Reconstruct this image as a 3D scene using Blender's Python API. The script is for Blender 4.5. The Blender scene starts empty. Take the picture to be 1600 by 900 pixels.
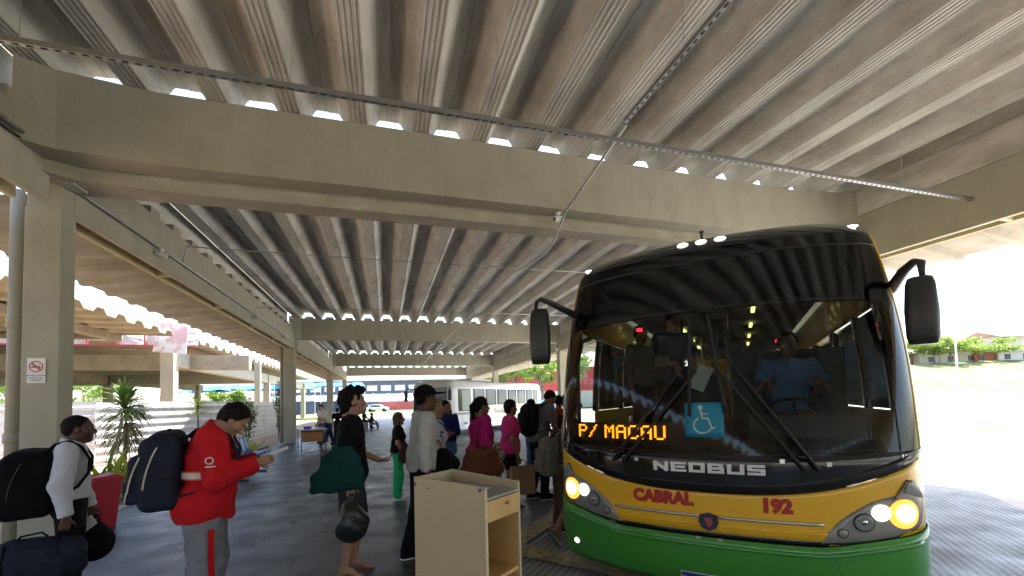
import bpy, bmesh, math, random
import numpy as np
from mathutils import Vector, Matrix, Quaternion
random.seed(7); np.random.seed(7)
SC = bpy.context.scene; COL = SC.collection
R = math.radians
# ---------------------------------------------------------------- camera
EYE = Vector((0, 0, 1.55))
yaw, pit, rol = R(16.66), R(2.475), R(-1.448)
Fv = Vector((math.sin(yaw)*math.cos(pit), math.cos(yaw)*math.cos(pit), math.sin(pit)))
Rv = Vector((math.cos(yaw), -math.sin(yaw), 0)); Uv = Rv.cross(Fv)
R2 = Rv*math.cos(rol)+Uv*math.sin(rol); U2 = Uv*math.cos(rol)-Rv*math.sin(rol)
cd = bpy.data.cameras.new("camera"); cam = bpy.data.objects.new("camera", cd); COL.objects.link(cam)
m = Matrix((R2, U2, -Fv)).transposed().to_4x4(); m.translation = EYE; cam.matrix_world = m
cd.sensor_width = 36; cd.lens = 36*664.3/1600; cd.shift_y = (597-450)/1600; cd.shift_x = 0
cd.clip_start = 0.05; cd.clip_end = 900
SC.camera = cam
# ---------------------------------------------------------------- light
SUN_EL, SUN_AZ = 66, 62          # azimuth from +Y towards +X
SC.view_settings.view_transform = 'Standard'; SC.view_settings.look = 'None'
SC.view_settings.exposure = 2.35; SC.view_settings.gamma = 1; SC.view_settings.use_curve_mapping = False
w = bpy.data.worlds.new("World"); SC.world = w; w.use_nodes = True
nt = w.node_tree; bg = nt.nodes["Background"]
sky = nt.nodes.new("ShaderNodeTexSky"); sky.sky_type = 'NISHITA'; sky.sun_disc = False
sky.sun_elevation = R(SUN_EL); sky.sun_rotation = R(SUN_AZ); sky.air_density = 1.0; sky.dust_density = 2.5
nt.links.new(sky.outputs[0], bg.inputs[0]); bg.inputs[1].default_value = 0.15
sd = bpy.data.lights.new("sun", 'SUN'); sd.energy = 4.6; sd.angle = R(0.5); sd.color = (1, .95, .87)
so = bpy.data.objects.new("sun", sd); COL.objects.link(so)
sdir = Vector((math.sin(R(SUN_AZ))*math.cos(R(SUN_EL)), math.cos(R(SUN_AZ))*math.cos(R(SUN_EL)), math.sin(R(SUN_EL))))
so.rotation_euler = sdir.to_track_quat('Z', 'Y').to_euler(); so.location = (0, 0, 30)
# ---------------------------------------------------------------- materials
def newmat(name):
    m = bpy.data.materials.new(name); m.use_nodes = True
    return m, m.node_tree, m.node_tree.nodes["Principled BSDF"]
def mat(name, col, rough=.6, var=.12, scale=6, bump=0., bscale=60, metal=0, stain=None, spec=.5, rand=0., emit=None, estr=0, alpha=None, coat=0, stretch=(1, 1, 1)):
    m, nt, p = newmat(name); N = nt.nodes; Lk = nt.links
    p.inputs["Roughness"].default_value = rough; p.inputs["Metallic"].default_value = metal
    p.inputs["Specular IOR Level"].default_value = spec; p.inputs["Coat Weight"].default_value = coat
    tc = N.new("ShaderNodeTexCoord"); mp = N.new("ShaderNodeMapping"); mp.inputs["Scale"].default_value = stretch
    Lk.new(tc.outputs["Object"], mp.inputs[0])
    n = N.new("ShaderNodeTexNoise"); n.inputs["Scale"].default_value = scale; n.inputs["Detail"].default_value = 5
    Lk.new(mp.outputs[0], n.inputs["Vector"])
    r = N.new("ShaderNodeValToRGB"); c = col
    r.color_ramp.elements[0].position = .3; r.color_ramp.elements[1].position = .72
    r.color_ramp.elements[0].color = (*[x*(1-var) for x in c], 1); r.color_ramp.elements[1].color = (*[min(1, x*(1+var)) for x in c], 1)
    Lk.new(n.outputs[0], r.inputs[0]); out = r.outputs[0]
    if stain:
        n2 = N.new("ShaderNodeTexNoise"); n2.inputs["Scale"].default_value = stain[1]; n2.inputs["Detail"].default_value = 8; n2.inputs["Roughness"].default_value = .7
        Lk.new(mp.outputs[0], n2.inputs["Vector"])
        r2 = N.new("ShaderNodeValToRGB"); r2.color_ramp.elements[0].position = stain[2]; r2.color_ramp.elements[1].position = stain[2]+stain[3]
        Lk.new(n2.outputs[0], r2.inputs[0])
        mx = N.new("ShaderNodeMix"); mx.data_type = 'RGBA'; mx.inputs[7].default_value = (*stain[0], 1)
        Lk.new(r2.outputs[0], mx.inputs[0]); Lk.new(out, mx.inputs[6]); out = mx.outputs[2]
    if rand:
        oi = N.new("ShaderNodeObjectInfo"); mr = N.new("ShaderNodeMapRange"); mr.inputs[3].default_value = 1-rand; mr.inputs[4].default_value = 1+rand
        Lk.new(oi.outputs["Random"], mr.inputs[0])
        vm = N.new("ShaderNodeVectorMath"); vm.operation = 'SCALE'; Lk.new(out, vm.inputs[0]); Lk.new(mr.outputs[0], vm.inputs["Scale"]); out = vm.outputs[0]
    Lk.new(out, p.inputs["Base Color"])
    if bump:
        nb = N.new("ShaderNodeTexNoise"); nb.inputs["Scale"].default_value = bscale; nb.inputs["Detail"].default_value = 4
        Lk.new(mp.outputs[0], nb.inputs["Vector"])
        b = N.new("ShaderNodeBump"); b.inputs["Strength"].default_value = bump; b.inputs["Distance"].default_value = .02
        Lk.new(nb.outputs[0], b.inputs["Height"]); Lk.new(b.outputs[0], p.inputs["Normal"])
    if emit:
        p.inputs["Emission Color"].default_value = (*emit, 1); p.inputs["Emission Strength"].default_value = estr
    return m
M = {}
M['paint'] = mat("painted concrete beige", (.365, .345, .268), .75, .06, 3, .2, 40, stain=((.315, .29, .225), 2.6, .5, .22), stretch=(1, 1, .45))
M['paint_rough'] = mat("rough patched concrete", (.345, .315, .245), .88, .12, 5, .6, 22, stain=((.45, .42, .35), 5, .60, .06), stretch=(.5, 1, 1))
M['roof'] = mat("fibre cement sheet", (.59, .57, .52), .9, .14, 3.5, .3, 60, stain=((.37, .345, .30), 1.3, .47, .16), rand=.09, stretch=(1.6, .35, 1))
M['ohang'] = mat("weathered fibre cement", (.37, .33, .27), .9, .2, 3, .3, 50, stain=((.24, .20, .15), 1.5, .5, .2))
M['galv'] = mat("galvanised steel", (.42, .42, .41), .4, .12, 20, metal=.7)
M['grey'] = mat("grey enamel", (.17, .165, .155), .5, .08, 10)
M['dark'] = mat("dark plastic", (.03, .03, .032), .4, .1, 20)
M['black'] = mat("black rubber", (.012, .012, .013), .6, .2, 30)
M['white'] = mat("white paint", (.75, .75, .73), .5, .05, 10)
M['yellow_ledge'] = mat("cream ledge", (.50, .43, .25), .7, .1, 6)
M['gold'] = mat("ochre concrete", (.32, .27, .19), .85, .15, 2, stain=((.22, .185, .13), 1.2, .5, .2))
M['red'] = mat("red paint", (.45, .06, .06), .5, .15, 8)
# ---------------------------------------------------------------- object helpers
def tag(o, label=None, cat=None, group=None, kind=None):
    if label: o["label"] = label
    if cat: o["category"] = cat
    if group: o["group"] = group
    if kind: o["kind"] = kind
    return o
def empty(name, loc=(0, 0, 0), rz=0, label=None, cat=None, group=None, parent=None):
    o = bpy.data.objects.new(name, None); COL.objects.link(o); o.empty_display_size = .2
    o.location = loc; o.rotation_euler = (0, 0, rz)
    if parent: o.parent = parent
    return tag(o, label, cat, group)
def link_mesh(name, me, mt, parent=None, smooth=False):
    o = bpy.data.objects.new(name, me); COL.objects.link(o)
    if mt is not None:
        for x in (mt if isinstance(mt, (list, tuple)) else [mt]): me.materials.append(x)
    if smooth:
        me.polygons.foreach_set('use_smooth', [True]*len(me.polygons))
    if parent: o.parent = parent
    return o
def kids(o): return [c for c in bpy.data.objects if c.parent == o]
def copy_tree(o, parent=None):
    c = o.copy(); COL.objects.link(c); c.parent = parent
    for ch in kids(o): copy_tree(ch, c)
    return c
class MB:
    def __init__(s): s.v = []; s.f = []; s.m = []; s.mi = 0
    def add(s, vs, fs):
        n = len(s.v); s.v += [tuple(v) for v in vs]; s.f += [tuple(i+n for i in f) for f in fs]; s.m += [s.mi]*len(fs); return s
    def box(s, x0, x1, y0, y1, z0, z1, T=None):
        vs = [(x, y, z) for z in (z0, z1) for y in (y0, y1) for x in (x0, x1)]
        if T is not None: vs = [T @ Vector(v) for v in vs]
        return s.add(vs, [(0, 2, 3, 1), (4, 5, 7, 6), (0, 1, 5, 4), (2, 6, 7, 3), (0, 4, 6, 2), (1, 3, 7, 5)])
    def prism(s, poly, axis, a, b, T=None):
        # poly in the two other axes, extruded along axis
        def P(u, v, t):
            return {0: (t, u, v), 1: (u, t, v), 2: (u, v, t)}[axis]
        n = len(poly); vs = [P(u, v, a) for u, v in poly]+[P(u, v, b) for u, v in poly]
        if T is not None: vs = [T @ Vector(v) for v in vs]
        fs = [(i, (i+1) % n, (i+1) % n+n, i+n) for i in range(n)]+[tuple(range(n))[::-1], tuple(range(n, 2*n))]
        return s.add(vs, fs)
    def tube(s, pts, r, n=8, caps=True, r2=None):
        pts = [Vector(p) for p in pts]; k = len(pts); rs = r if isinstance(r, (list, tuple)) else [r]*k
        vs = []; prev = None
        for i, p in enumerate(pts):
            d = (pts[min(i+1, k-1)]-pts[max(i-1, 0)]).normalized()
            if prev is None:
                a = Vector((0, 0, 1)) if abs(d.z) < .9 else Vector((1, 0, 0)); u = d.cross(a).normalized()
            else:
                u = (prev-d*prev.dot(d)).normalized()
            prev = u; w_ = d.cross(u)
            for j in range(n):
                t = 2*math.pi*j/n; vs.append(p+(u*math.cos(t)+w_*math.sin(t)*(r2 if r2 else 1))*rs[i])
        fs = [(i*n+j, i*n+(j+1) % n, (i+1)*n+(j+1) % n, (i+1)*n+j) for i in range(k-1) for j in range(n)]
        if caps: fs += [tuple(range(n))[::-1], tuple(range((k-1)*n, k*n))]
        return s.add(vs, fs)
    def lathe(s, prof, c=(0, 0, 0), n=20, T=None):
        vs = []
        for r, z in prof:
            for j in range(n):
                t = 2*math.pi*j/n; v = Vector((c[0]+r*math.cos(t), c[1]+r*math.sin(t), c[2]+z)); vs.append(T @ v if T is not None else v)
        k = len(prof)
        fs = [(i*n+j, i*n+(j+1) % n, (i+1)*n+(j+1) % n, (i+1)*n+j) for i in range(k-1) for j in range(n)]
        fs += [tuple(range(n))[::-1], tuple(range((k-1)*n, k*n))]
        return s.add(vs, fs)
    def grid(s, P, nu, nv, closed=False):
        vs = [P[i][j] for i in range(nu) for j in range(nv)]
        fs = [(i*nv+j, i*nv+j+1, (i+1)*nv+j+1, (i+1)*nv+j) for i in range(nu-1) for j in range(nv-1)]
        return s.add(vs, fs)
    def ellip(s, c, r, n=16, T=None):
        prof = [(math.cos(t), math.sin(t)) for t in [math.pi*(i/10-.5) for i in range(11)]]
        vs = []
        for a, b in prof:
            for j in range(n):
                t = 2*math.pi*j/n; v = Vector((c[0]+r[0]*max(a, 1e-3)*math.cos(t), c[1]+r[1]*max(a, 1e-3)*math.sin(t), c[2]+r[2]*b)); vs.append(T @ v if T is not None else v)
        k = 11; fs = [(i*n+j, i*n+(j+1) % n, (i+1)*n+(j+1) % n, (i+1)*n+j) for i in range(k-1) for j in range(n)]
        return s.add(vs, fs)
    def build(s, name, mt, parent=None, smooth=False, bevel=0, seg=2, loc=None):
        me = bpy.data.meshes.new(name); me.from_pydata(s.v, [], s.f)
        bm = bmesh.new(); bm.from_mesh(me); bmesh.ops.recalc_face_normals(bm, faces=bm.faces); bm.to_mesh(me); bm.free()
        if any(s.m): me.polygons.foreach_set('material_index', s.m)
        o = link_mesh(name, me, mt, parent, smooth)
        if bevel:
            b = o.modifiers.new("bevel", 'BEVEL'); b.width = bevel; b.segments = seg; b.limit_method = 'ANGLE'; b.angle_limit = R(35)
        if loc: o.location = loc
        return o
def smooth_by_angle(o, ang=40):
    me = o.data; bm = bmesh.new(); bm.from_mesh(me)
    for f in bm.faces: f.smooth = True
    for e in bm.edges:
        if len(e.link_faces) == 2 and e.calc_face_angle(0) > R(ang): e.smooth = False
    bm.to_mesh(me); bm.free()
# ---------------------------------------------------------------- ground
def ribbed(name, col, rough, dirv, pitch, gap, var=.15, bumps=.5, tile=0, spec=.5, wear=None, grooves=.5):
    m, nt, p = newmat(name); N = nt.nodes; Lk = nt.links
    tc = N.new("ShaderNodeTexCoord"); mp = N.new("ShaderNodeMapping"); mp.inputs["Rotation"].default_value = (0, 0, dirv); Lk.new(tc.outputs["Object"], mp.inputs[0])
    wv = N.new("ShaderNodeTexWave"); wv.wave_type = 'BANDS'; wv.bands_direction = 'X'; wv.wave_profile = 'SIN'
    wv.inputs["Scale"].default_value = 2*math.pi/pitch/20; wv.inputs["Distortion"].default_value = .35; wv.inputs["Detail"].default_value = 1; wv.inputs["Detail Scale"].default_value = 2
    Lk.new(mp.outputs[0], wv.inputs["Vector"])
    n = N.new("ShaderNodeTexNoise"); n.inputs["Scale"].default_value = 1.1; n.inputs["Detail"].default_value = 9; n.inputs["Roughness"].default_value = .65; Lk.new(tc.outputs["Object"], n.inputs["Vector"])
    rp = N.new("ShaderNodeValToRGB"); rp.color_ramp.elements[0].position = .3; rp.color_ramp.elements[1].position = .7
    rp.color_ramp.elements[0].color = (*[x*(1-var) for x in col], 1); rp.color_ramp.elements[1].color = (*[x*(1+var*1.6) for x in col], 1); Lk.new(n.outputs[0], rp.inputs[0])
    mx = N.new("ShaderNodeMix"); mx.data_type = 'RGBA'; mx.blend_type = 'MULTIPLY'; mx.inputs[0].default_value = 1
    r2 = N.new("ShaderNodeMapRange"); r2.inputs[3].default_value = grooves; r2.inputs[4].default_value = 1.25; Lk.new(wv.outputs["Fac"], r2.inputs[0])
    Lk.new(rp.outputs[0], mx.inputs[6]); Lk.new(r2.outputs[0], mx.inputs[7]); out = mx.outputs[2]
    hsrc = wv.outputs["Fac"]
    if tile:
        br = N.new("ShaderNodeTexBrick"); br.offset = 0; br.inputs["Scale"].default_value = 1; br.inputs["Mortar Size"].default_value = .006; br.inputs["Brick Width"].default_value = tile; br.inputs["Row Height"].default_value = tile
        br.inputs["Color1"].default_value = (1, 1, 1, 1); br.inputs["Color2"].default_value = (.86, .86, .86, 1); br.inputs["Mortar"].default_value = (.45, .45, .45, 1); Lk.new(tc.outputs["Object"], br.inputs["Vector"])
        m2 = N.new("ShaderNodeMix"); m2.data_type = 'RGBA'; m2.blend_type = 'MULTIPLY'; m2.inputs[0].default_value = 1; Lk.new(out, m2.inputs[6]); Lk.new(br.outputs[0], m2.inputs[7]); out = m2.outputs[2]
    ns = N.new("ShaderNodeTexNoise"); ns.inputs["Scale"].default_value = 3.1; ns.inputs["Detail"].default_value = 3; Lk.new(tc.outputs["Object"], ns.inputs["Vector"])
    rs = N.new("ShaderNodeMapRange"); rs.inputs[1].default_value = .62; rs.inputs[2].default_value = .70; rs.inputs[3].default_value = 1; rs.inputs[4].default_value = .55; Lk.new(ns.outputs[0], rs.inputs[0])
    m4 = N.new("ShaderNodeMix"); m4.data_type = 'RGBA'; m4.blend_type = 'MULTIPLY'; m4.inputs[0].default_value = 1; Lk.new(out, m4.inputs[6]); Lk.new(rs.outputs[0], m4.inputs[7]); out = m4.outputs[2]
    Lk.new(out, p.inputs["Base Color"]); p.inputs["Specular IOR Level"].default_value = spec
    n3 = N.new("ShaderNodeTexNoise"); n3.inputs["Scale"].default_value = 2.3; n3.inputs["Detail"].default_value = 6; Lk.new(tc.outputs["Object"], n3.inputs["Vector"])
    r3 = N.new("ShaderNodeMapRange"); r3.inputs[1].default_value = .3; r3.inputs[2].default_value = .7; r3.inputs[3].default_value = rough-.1; r3.inputs[4].default_value = rough+.16; Lk.new(n3.outputs[0], r3.inputs[0]); Lk.new(r3.outputs[0], p.inputs["Roughness"])
    b = N.new("ShaderNodeBump"); b.inputs["Strength"].default_value = bumps; b.inputs["Distance"].default_value = .004; Lk.new(hsrc, b.inputs["Height"])
    b2 = N.new("ShaderNodeBump"); b2.inputs["Strength"].default_value = .5; b2.inputs["Distance"].default_value = .03; Lk.new(n3.outputs[0], b2.inputs["Height"]); Lk.new(b.outputs[0], b2.inputs["Normal"])
    Lk.new(b2.outputs[0], p.inputs["Normal"])
    return m
def sheet(name, pts, z, mt, holes=None):
    b = MB(); b.add([(x, y, z) for x, y in pts], [tuple(range(len(pts)))]); o = b.build(name, mt); return tag(o, kind='structure')
M['earth'] = mat("dry earth and grass", (.17, .18, .07), .95, .45, .35, .4, 8, stain=((.30, .24, .16), .12, .5, .12))
M['floor'] = ribbed("dark ribbed platform floor", (.060, .063, .074), .36, R(45), .045, .5, var=.35, bumps=.7, tile=1.2, spec=.6, grooves=.15)
M['lane'] = ribbed("ribbed concrete lane", (.20, .20, .205), .5, R(45), .07, .5, var=.25, bumps=.5, grooves=.55)
M['apron'] = mat("worn concrete apron", (.50, .48, .44), .8, .12, .5, .2, 25, stain=((.38, .36, .33), .35, .5, .2))
M['dirt'] = mat("sandy planting soil", (.34, .26, .18), .95, .25, 2, .6, 14, stain=((.22, .16, .10), 3, .52, .2))
M['yline'] = mat("worn yellow paving", (.36, .29, .13), .8, .35, 9, .6, 70, stain=((.13, .12, .09), 16, .5, .12))
M['kerb'] = mat("kerb concrete", (.38, .37, .34), .85, .15, 4)
sheet("ground", [(-600, -300), (700, -300), (700, 800), (-600, 800)], -.16, M['earth'])
sheet("yard_pavement", [(-3.97, -30), (26.5, -30), (26.5, 72), (-3.97, 72)], -.03, M['apron'])
sheet("far_yard_pavement", [(26.5, 10.2), (60, 18), (60, 26), (26.5, 20)], -.034, M['apron'])
saw = [(.9, -8), (-.35, .9+.4), (1.30, 4.3), (4.35, 7.35), (1.35, 14), (4.6, 17.3), (1.4, 24), (4.6, 27.3), (1.4, 34), (4.6, 37.3), (1.4, 44), (3.5, 47)]
sheet("platform_floor", [(-3.97, -22)]+[(.9, -22)]+saw+[(-3.97, 47)], 0, M['floor'])
sheet("bus_lane", [(.9, -22), (.9, -8)]+[(x, y) for x, y in saw[1:]]+[(9.6, 47), (9.6, 7.2), (10.15, 5.65), (7.8, 3.42), (4, -.4), (2, -8), (2, -22)], -.012, M['lane'])
for k, (a, b_, wd) in enumerate([(saw[2], saw[3], .26), (saw[1], saw[2], 0), (saw[4], saw[5], .26), (saw[6], saw[7], .26)]):
    if wd == 0: continue
    d = Vector((b_[0]-a[0], b_[1]-a[1])).normalized(); n_ = Vector((-d.y, d.x))
    sheet("yellow_line", [(a[0], a[1]), b_, (b_[0]+n_.x*wd, b_[1]+n_.y*wd), (a[0]+n_.x*wd-d.x*.0, a[1]+n_.y*wd)], .004, M['yline'])
sheet("yellow_line", [(1.18, 4.22), (1.42, 4.42), (2.35, 3.25), (2.13, 3.08)], .008, M['yline'])
sheet("planting_bed", [(-16, -30), (-4.12, -30), (-4.12, 46), (-16, 46)], -.03, M['dirt'])
kb = MB(); kb.box(-4.12, -3.97, -22, 47, -.15, .02); tag(kb.build("kerb", M['kerb'], bevel=.015), kind='structure')
# ---------------------------------------------------------------- canopy
XL, XR = -3.66, 8.45
ZL, ZB, ZT = 3.97, 4.44, 5.32
canopy = empty("station_canopy", (0, 0, 0), 0, "long concrete bus station canopy of deep beams and trough shaped roof sheets overhead", "canopy")
YB = [5.85, 19.95, 33.6, 45.6]
PIT = .815; X0 = -3.66-.30
def channel_profile(z, hh=.262):
    # one trough: half high flat, web, striated low flat, web, half high flat
    lo = .225; w_ = .155; hi = PIT-lo-2*w_
    pts = [(-PIT/2+.004, hh), (-lo/2-w_-.012, hh), (-lo/2-w_+.01, hh-.014), (-lo/2-.01, .012), (-lo/2, 0)]
    for i in range(4):
        c = -lo/2+.028+i*(lo-.056)/3
        pts += [(c-.016, 0), (c-.010, .010), (c+.010, .010), (c+.016, 0)]
    pts += [(-a, b) for a, b in reversed(pts[:5])]
    pts += [(PIT/2-.004, hh+.010), (PIT/2+.045, hh+.010)]
    return [(x, z+y) for x, y in pts]
def roof_bay(y0, y1, z0, z1, hang=0, n0=0, n=16):
    me = None
    prof = channel_profile(0); k = len(prof)
    th = .014
    for c in range(n0, n0+n):
        if me is None:
            b = MB(); vs = []
            ns = 9
            for i in range(ns+1):
                t = i/ns; y = y0+(y1-y0)*t; z = z0+(z1-z0)*t
                vs += [(x, y, z+zz) for x, zz in prof]+[(x, y, z+zz+th) for x, zz in prof]
            fs = []
            for i in range(ns):
                a0 = i*2*k; a1 = (i+1)*2*k
                for j in range(k-1):
                    fs.append((a0+j, a0+j+1, a1+j+1, a1+j)); fs.append((a0+k+j, a1+k+j, a1+k+j+1, a0+k+j+1))
                fs.append((a0, a1, a1+k, a0+k)); fs.append((a0+k-1, a0+2*k-1, a1+2*k-1, a1+k-1))
            for j in range(k-1):
                fs.append((j, k+j, k+j+1, j+1)); e = ns*2*k; fs.append((e+j, e+j+1, e+k+j+1, e+k+j))
            b.add(vs, fs); o = b.build("roof_sheet", M['roof'], canopy); me = o.data
        else:
            o = bpy.data.objects.new("roof_sheet", me); COL.objects.link(o); o.parent = canopy
        o.location = (X0+.4+c*PIT, random.uniform(-.012, .012), random.uniform(-.006, .006))
roof_bay(-22.2, -8.3, ZT-.03, ZT-.03)
roof_bay(-8.25, 6.14, ZT-.03, ZT-.012)
roof_bay(6.33, 20.13, ZT-.03, ZT-.014)
roof_bay(20.37, 33.78, ZT-.10, ZT-.014)
roof_bay(34.02, 45.9, ZT-.10, ZT-.014)
def tbeam(y0, y1, zb=ZB, zt=ZT-.02, mt='paint', name="cross_beam", hl=.5):
    b = MB()
    # slightly deeper haunches at both ends, flared in plan where they meet the long beams
    xs = [XL-.02, XL+.25, XL+1.1, XL+4, (XL+XR)/2, XR-4, XR-1.1, XR-.25, XR+.02]
    for i in range(len(xs)-1):
        def sec(x):
            e = min(x-XL, XR-x); drop = .03*max(0, 1-e/2.5); fl = .28*max(0, 1-max(e, 0)/.45)
            return drop, fl
        d0, f0 = sec(xs[i]); d1, f1 = sec(xs[i+1]); a, c = xs[i], xs[i+1]
        b.add([(a, y0-f0, zb-d0), (a, y1, zb-d0), (a, y1, zt), (a, y0-f0, zt), (c, y0-f1, zb-d1), (c, y1, zb-d1), (c, y1, zt), (c, y0-f1, zt)],
              [(0, 1, 5, 4), (1, 2, 6, 5), (2, 3, 7, 6), (3, 0, 4, 7)])
    b.add([(XL-.02, y0-.28, zb), (XL-.02, y1, zb), (XL-.02, y1, zt), (XL-.02, y0-.28, zt)], [(0, 1, 2, 3)])
    return b.build(name, M[mt], canopy)
tbeam(5.85, 6.12)
tbeam(6.24, 6.56, 4.29, ZT-.13, 'paint_rough')
tbeam(19.95, 20.35); tbeam(33.6, 34.0); tbeam(45.6, 46.0)
tbeam(-8.4, -8.0); tbeam(-22.4, -22.0)
# infill blocks closing the troughs above the far beams
for yb in (20.13, 33.74, 45.75):
    pass
def lbeam(x, side, y0, y1, z1=4.80):
    b = MB(); s = side
    xs = sorted((x, x+s*.10)); b.box(xs[0], xs[1], y0, y1, ZL, z1)                    # web
    o = b.build("long_beam", M['paint'], canopy, bevel=.012)
    b = MB(); xs = sorted((x+s*.10, x+s*.34)); b.box(xs[0], xs[1], y0, y1, ZL+.17, ZL+.23)
    b.box(*sorted((x+s*.30, x+s*.34)), y0, y1, ZL-.004, ZL+.17)
    n = int((y1-y0)/2.7)
    for i in range(1, n+1):
        yy = y0+(y1-y0)*i/(n+1); b.box(*sorted((x+s*.10, x+s*.30)), yy-.03, yy+.03, ZL+.004, ZL+.17)
    b.build("gutter_ledge", M['yellow_ledge'], canopy)
segs = [(-22, -8.42), (-8, 6.08), (6.50, 19.93), (20.36, 33.58), (34.02, 45.98)]
for y0, y1 in segs:
    lbeam(XL, -1, y0, y1); lbeam(XR, 1, y0, y1)
# columns
def column(x, side, y, w=.35, d=.25, z1=3.965):
    b = MB(); xs = sorted((x, x+side*w)); b.box(xs[0], xs[1], y, y+d, -.1, z1)
    b.build("column", M['paint'], canopy, bevel=.012)
for y in (-22.2, -8.3, 6.28, 19.75, 33.4, 45.4):
    column(XL, -1, y, .35 if y < 7 else .42, .25 if y < 7 else .45); column(XR, 1, y, .4, .4)
    for x, s in ((XL, -1), (XR, 1)):
        b = MB(); b.box(*sorted((x+s*.012, x+s*.33)), y+.005, y+.24, 3.965, 4.9); b.build("column_head", M['paint'], canopy)
# side overhangs: corrugated sheets that slope down and out, ribs across
def overhang(x, side, y0, y1, reach, z0, z1, wob=0.):
    b = MB(); pit = .80; ys = []; y = y0
    prof = [(0, .0), (.16, .0), (.22, -.13), (.32, -.13), (.40, 0)]
    while y < y1:
        for a, h in prof: ys.append((y+a, h))
        y += pit
    rows = []
    for i in range(5):
        t = i/4; row = []
        for yy, h in ys:
            e = wob*(math.sin(yy*1.7)*.5+math.sin(yy*.61+1)*.5)*t
            row.append((x+side*(reach+e)*t, yy, z0+(z1-z0)*t+h*(1-.55*t)))
        rows.append(row)
    b.grid(rows, 5, len(ys)); o = b.build("overhang_sheet", M['ohang'], canopy)
    sm = o.modifiers.new("s", 'SOLIDIFY'); sm.thickness = .012; sm.offset = 1
for i, (y0, y1) in enumerate(segs):
    overhang(XL-.34, -1, y0, y1+.2, 1.5, 4.22, 4.0)
    overhang(XR+.34, 1, y0, y1+.2, 1.45, 4.22, 4.0, .12)
# closing strip above long beams (sheets side view, dark scallops)
for x, s in ((XL, -1), (XR, 1)):
    for y0, y1 in segs:
        b = MB(); b.box(*sorted((x+s*.31, x+s*.335)), y0, y1+.3, 4.24, ZT+.27); b.build("side_fascia", M['roof'], canopy)
        if s > 0 or y0 > 10 or y0 < -10: continue
        yy = y0+.25
        while yy < y1-.3:
            b = MB(); b.box(x-.30, x-.02, yy, yy+.30, 4.80, 4.93); b.build("bearing_block", M['paint'], canopy); yy += .78
for y0, y1 in segs:
    b = MB(); b.box(XR+.004, XR+.05, y0+.01, y1, 4.805, ZT-.02); b.build("infill_strip", M['roof'], canopy)
# ================================================================ part 2: fittings, furniture, surroundings
def W(px, dep, z=0.):
    """ground point seen in picture column px at a given depth (used to lay the place out)"""
    p = EYE + (R2*((px-800)/664.3) + Fv)*dep
    return Vector((p.x, p.y, z))
def text_mesh(s, size, extrude=.004, offset=0., sx=1.):
    cu = bpy.data.curves.new("t", 'FONT'); cu.body = s; cu.size = size; cu.extrude = extrude; cu.offset = offset; cu.align_x = 'CENTER'; cu.align_y = 'CENTER'; cu.resolution_u = 3
    o = bpy.data.objects.new("t", cu); COL.objects.link(o); dg = bpy.context.evaluated_depsgraph_get(); dg.update()
    me = bpy.data.meshes.new_from_object(o.evaluated_get(dg)); bpy.data.objects.remove(o); bpy.data.curves.remove(cu)
    for v in me.vertices: v.co.x *= sx
    me.materials.clear(); return me
# --- cable trays and conduits
def tray(p0, p1, label):
    p0, p1 = Vector(p0), Vector(p1); L_ = (p1-p0).length
    root = empty("cable_tray", p0, 0, label, "cable tray")
    root.rotation_euler = (p1-p0).to_track_quat('X', 'Z').to_euler()
    b = MB(); b.box(0, L_, -.022, -.018, 0, .045); b.box(0, L_, .018, .022, 0, .045)
    b.build("side_rail", M['grey'], root)
    b = MB(); x = 0
    b.box(0, L_, -.021, -.012, -.002, .001); b.box(0, L_, .012, .021, -.002, .001)
    while x < L_: b.box(x, x+.04, -.0125, .0125, -.0022, .0008); x += .09
    b.build("slotted_base", M['galv'], root)
    x = .9
    while x < L_-.3:
        b = MB(); b.tube([(x, 0, .0), (x, 0, 5.42-max(p0.z, p1.z))], .0035, 6); b.build("hanger_rod", M['galv'], root); x += 1.95
    return root
tray((-3.64, 4.22, 4.47), (8.44, 3.99, 4.36), "perforated cable tray hung across the near roof bay on thin rods")
tray((2.68, -7.5, 4.70), (2.68, 4.15, 4.70), "perforated cable tray running lengthwise to the camera on the rough beam")
def pipe(name, label, cat, pts, r, mt='galv', n=8):
    b = MB(); b.tube(pts, r, n); return tag(b.build(name, mt if not isinstance(mt, str) else M[mt], smooth=True), label, cat)
pipe("conduit", "thin metal conduit continuing below the two near beams from the crossing trays", "conduit", [(2.68, 4.15, 4.67), (2.66, 5.80, 4.40), (2.62, 6.28, 4.07), (2.62, 6.70, 4.03), (2.64, 8.6, 4.25), (2.68, 20.0, 4.40), (2.66, 33.2, 4.35)], .018)
c_ = pipe("conduit", "steel conduit along the left beam, nearest the camera", "conduit", [(XL+.04, -7.5, 4.50), (XL+.04, 6.18, 4.50)], .028)
pipe("conduit", "thinner black cable conduit clipped just beneath the nearest steel conduit", "conduit", [(XL+.03, -7.5, 4.43), (XL+.03, 6.18, 4.43)], .014, 'dark')
pipe("conduit", "steel conduit along the left beam past the junction box", "conduit", [(XL+.035, 6.45, 4.28), (XL+.035, 19.6, 4.26)], .024)
pipe("conduit", "thin wire conduit across the second roof bay, nearer one with the left camera", "conduit", [(XL+.04, 9.3, 4.60-.36), (XL+.1, 9.3, 4.60), (0, 9.3, 4.60), (8.43, 9.32, 4.66)], .011)
pipe("conduit", "thin wire conduit across the second roof bay, farther one before the far beam", "conduit", [(XL+.04, 13.9, 4.27), (XL+.1, 13.9, 4.46), (0, 13.9, 4.50), (8.43, 13.9, 4.55)], .011)
jb = empty("junction_box", (XL+.005, 6.17, 4.24), 0, "grey steel junction box on top of the near left column", "junction box")
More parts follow.
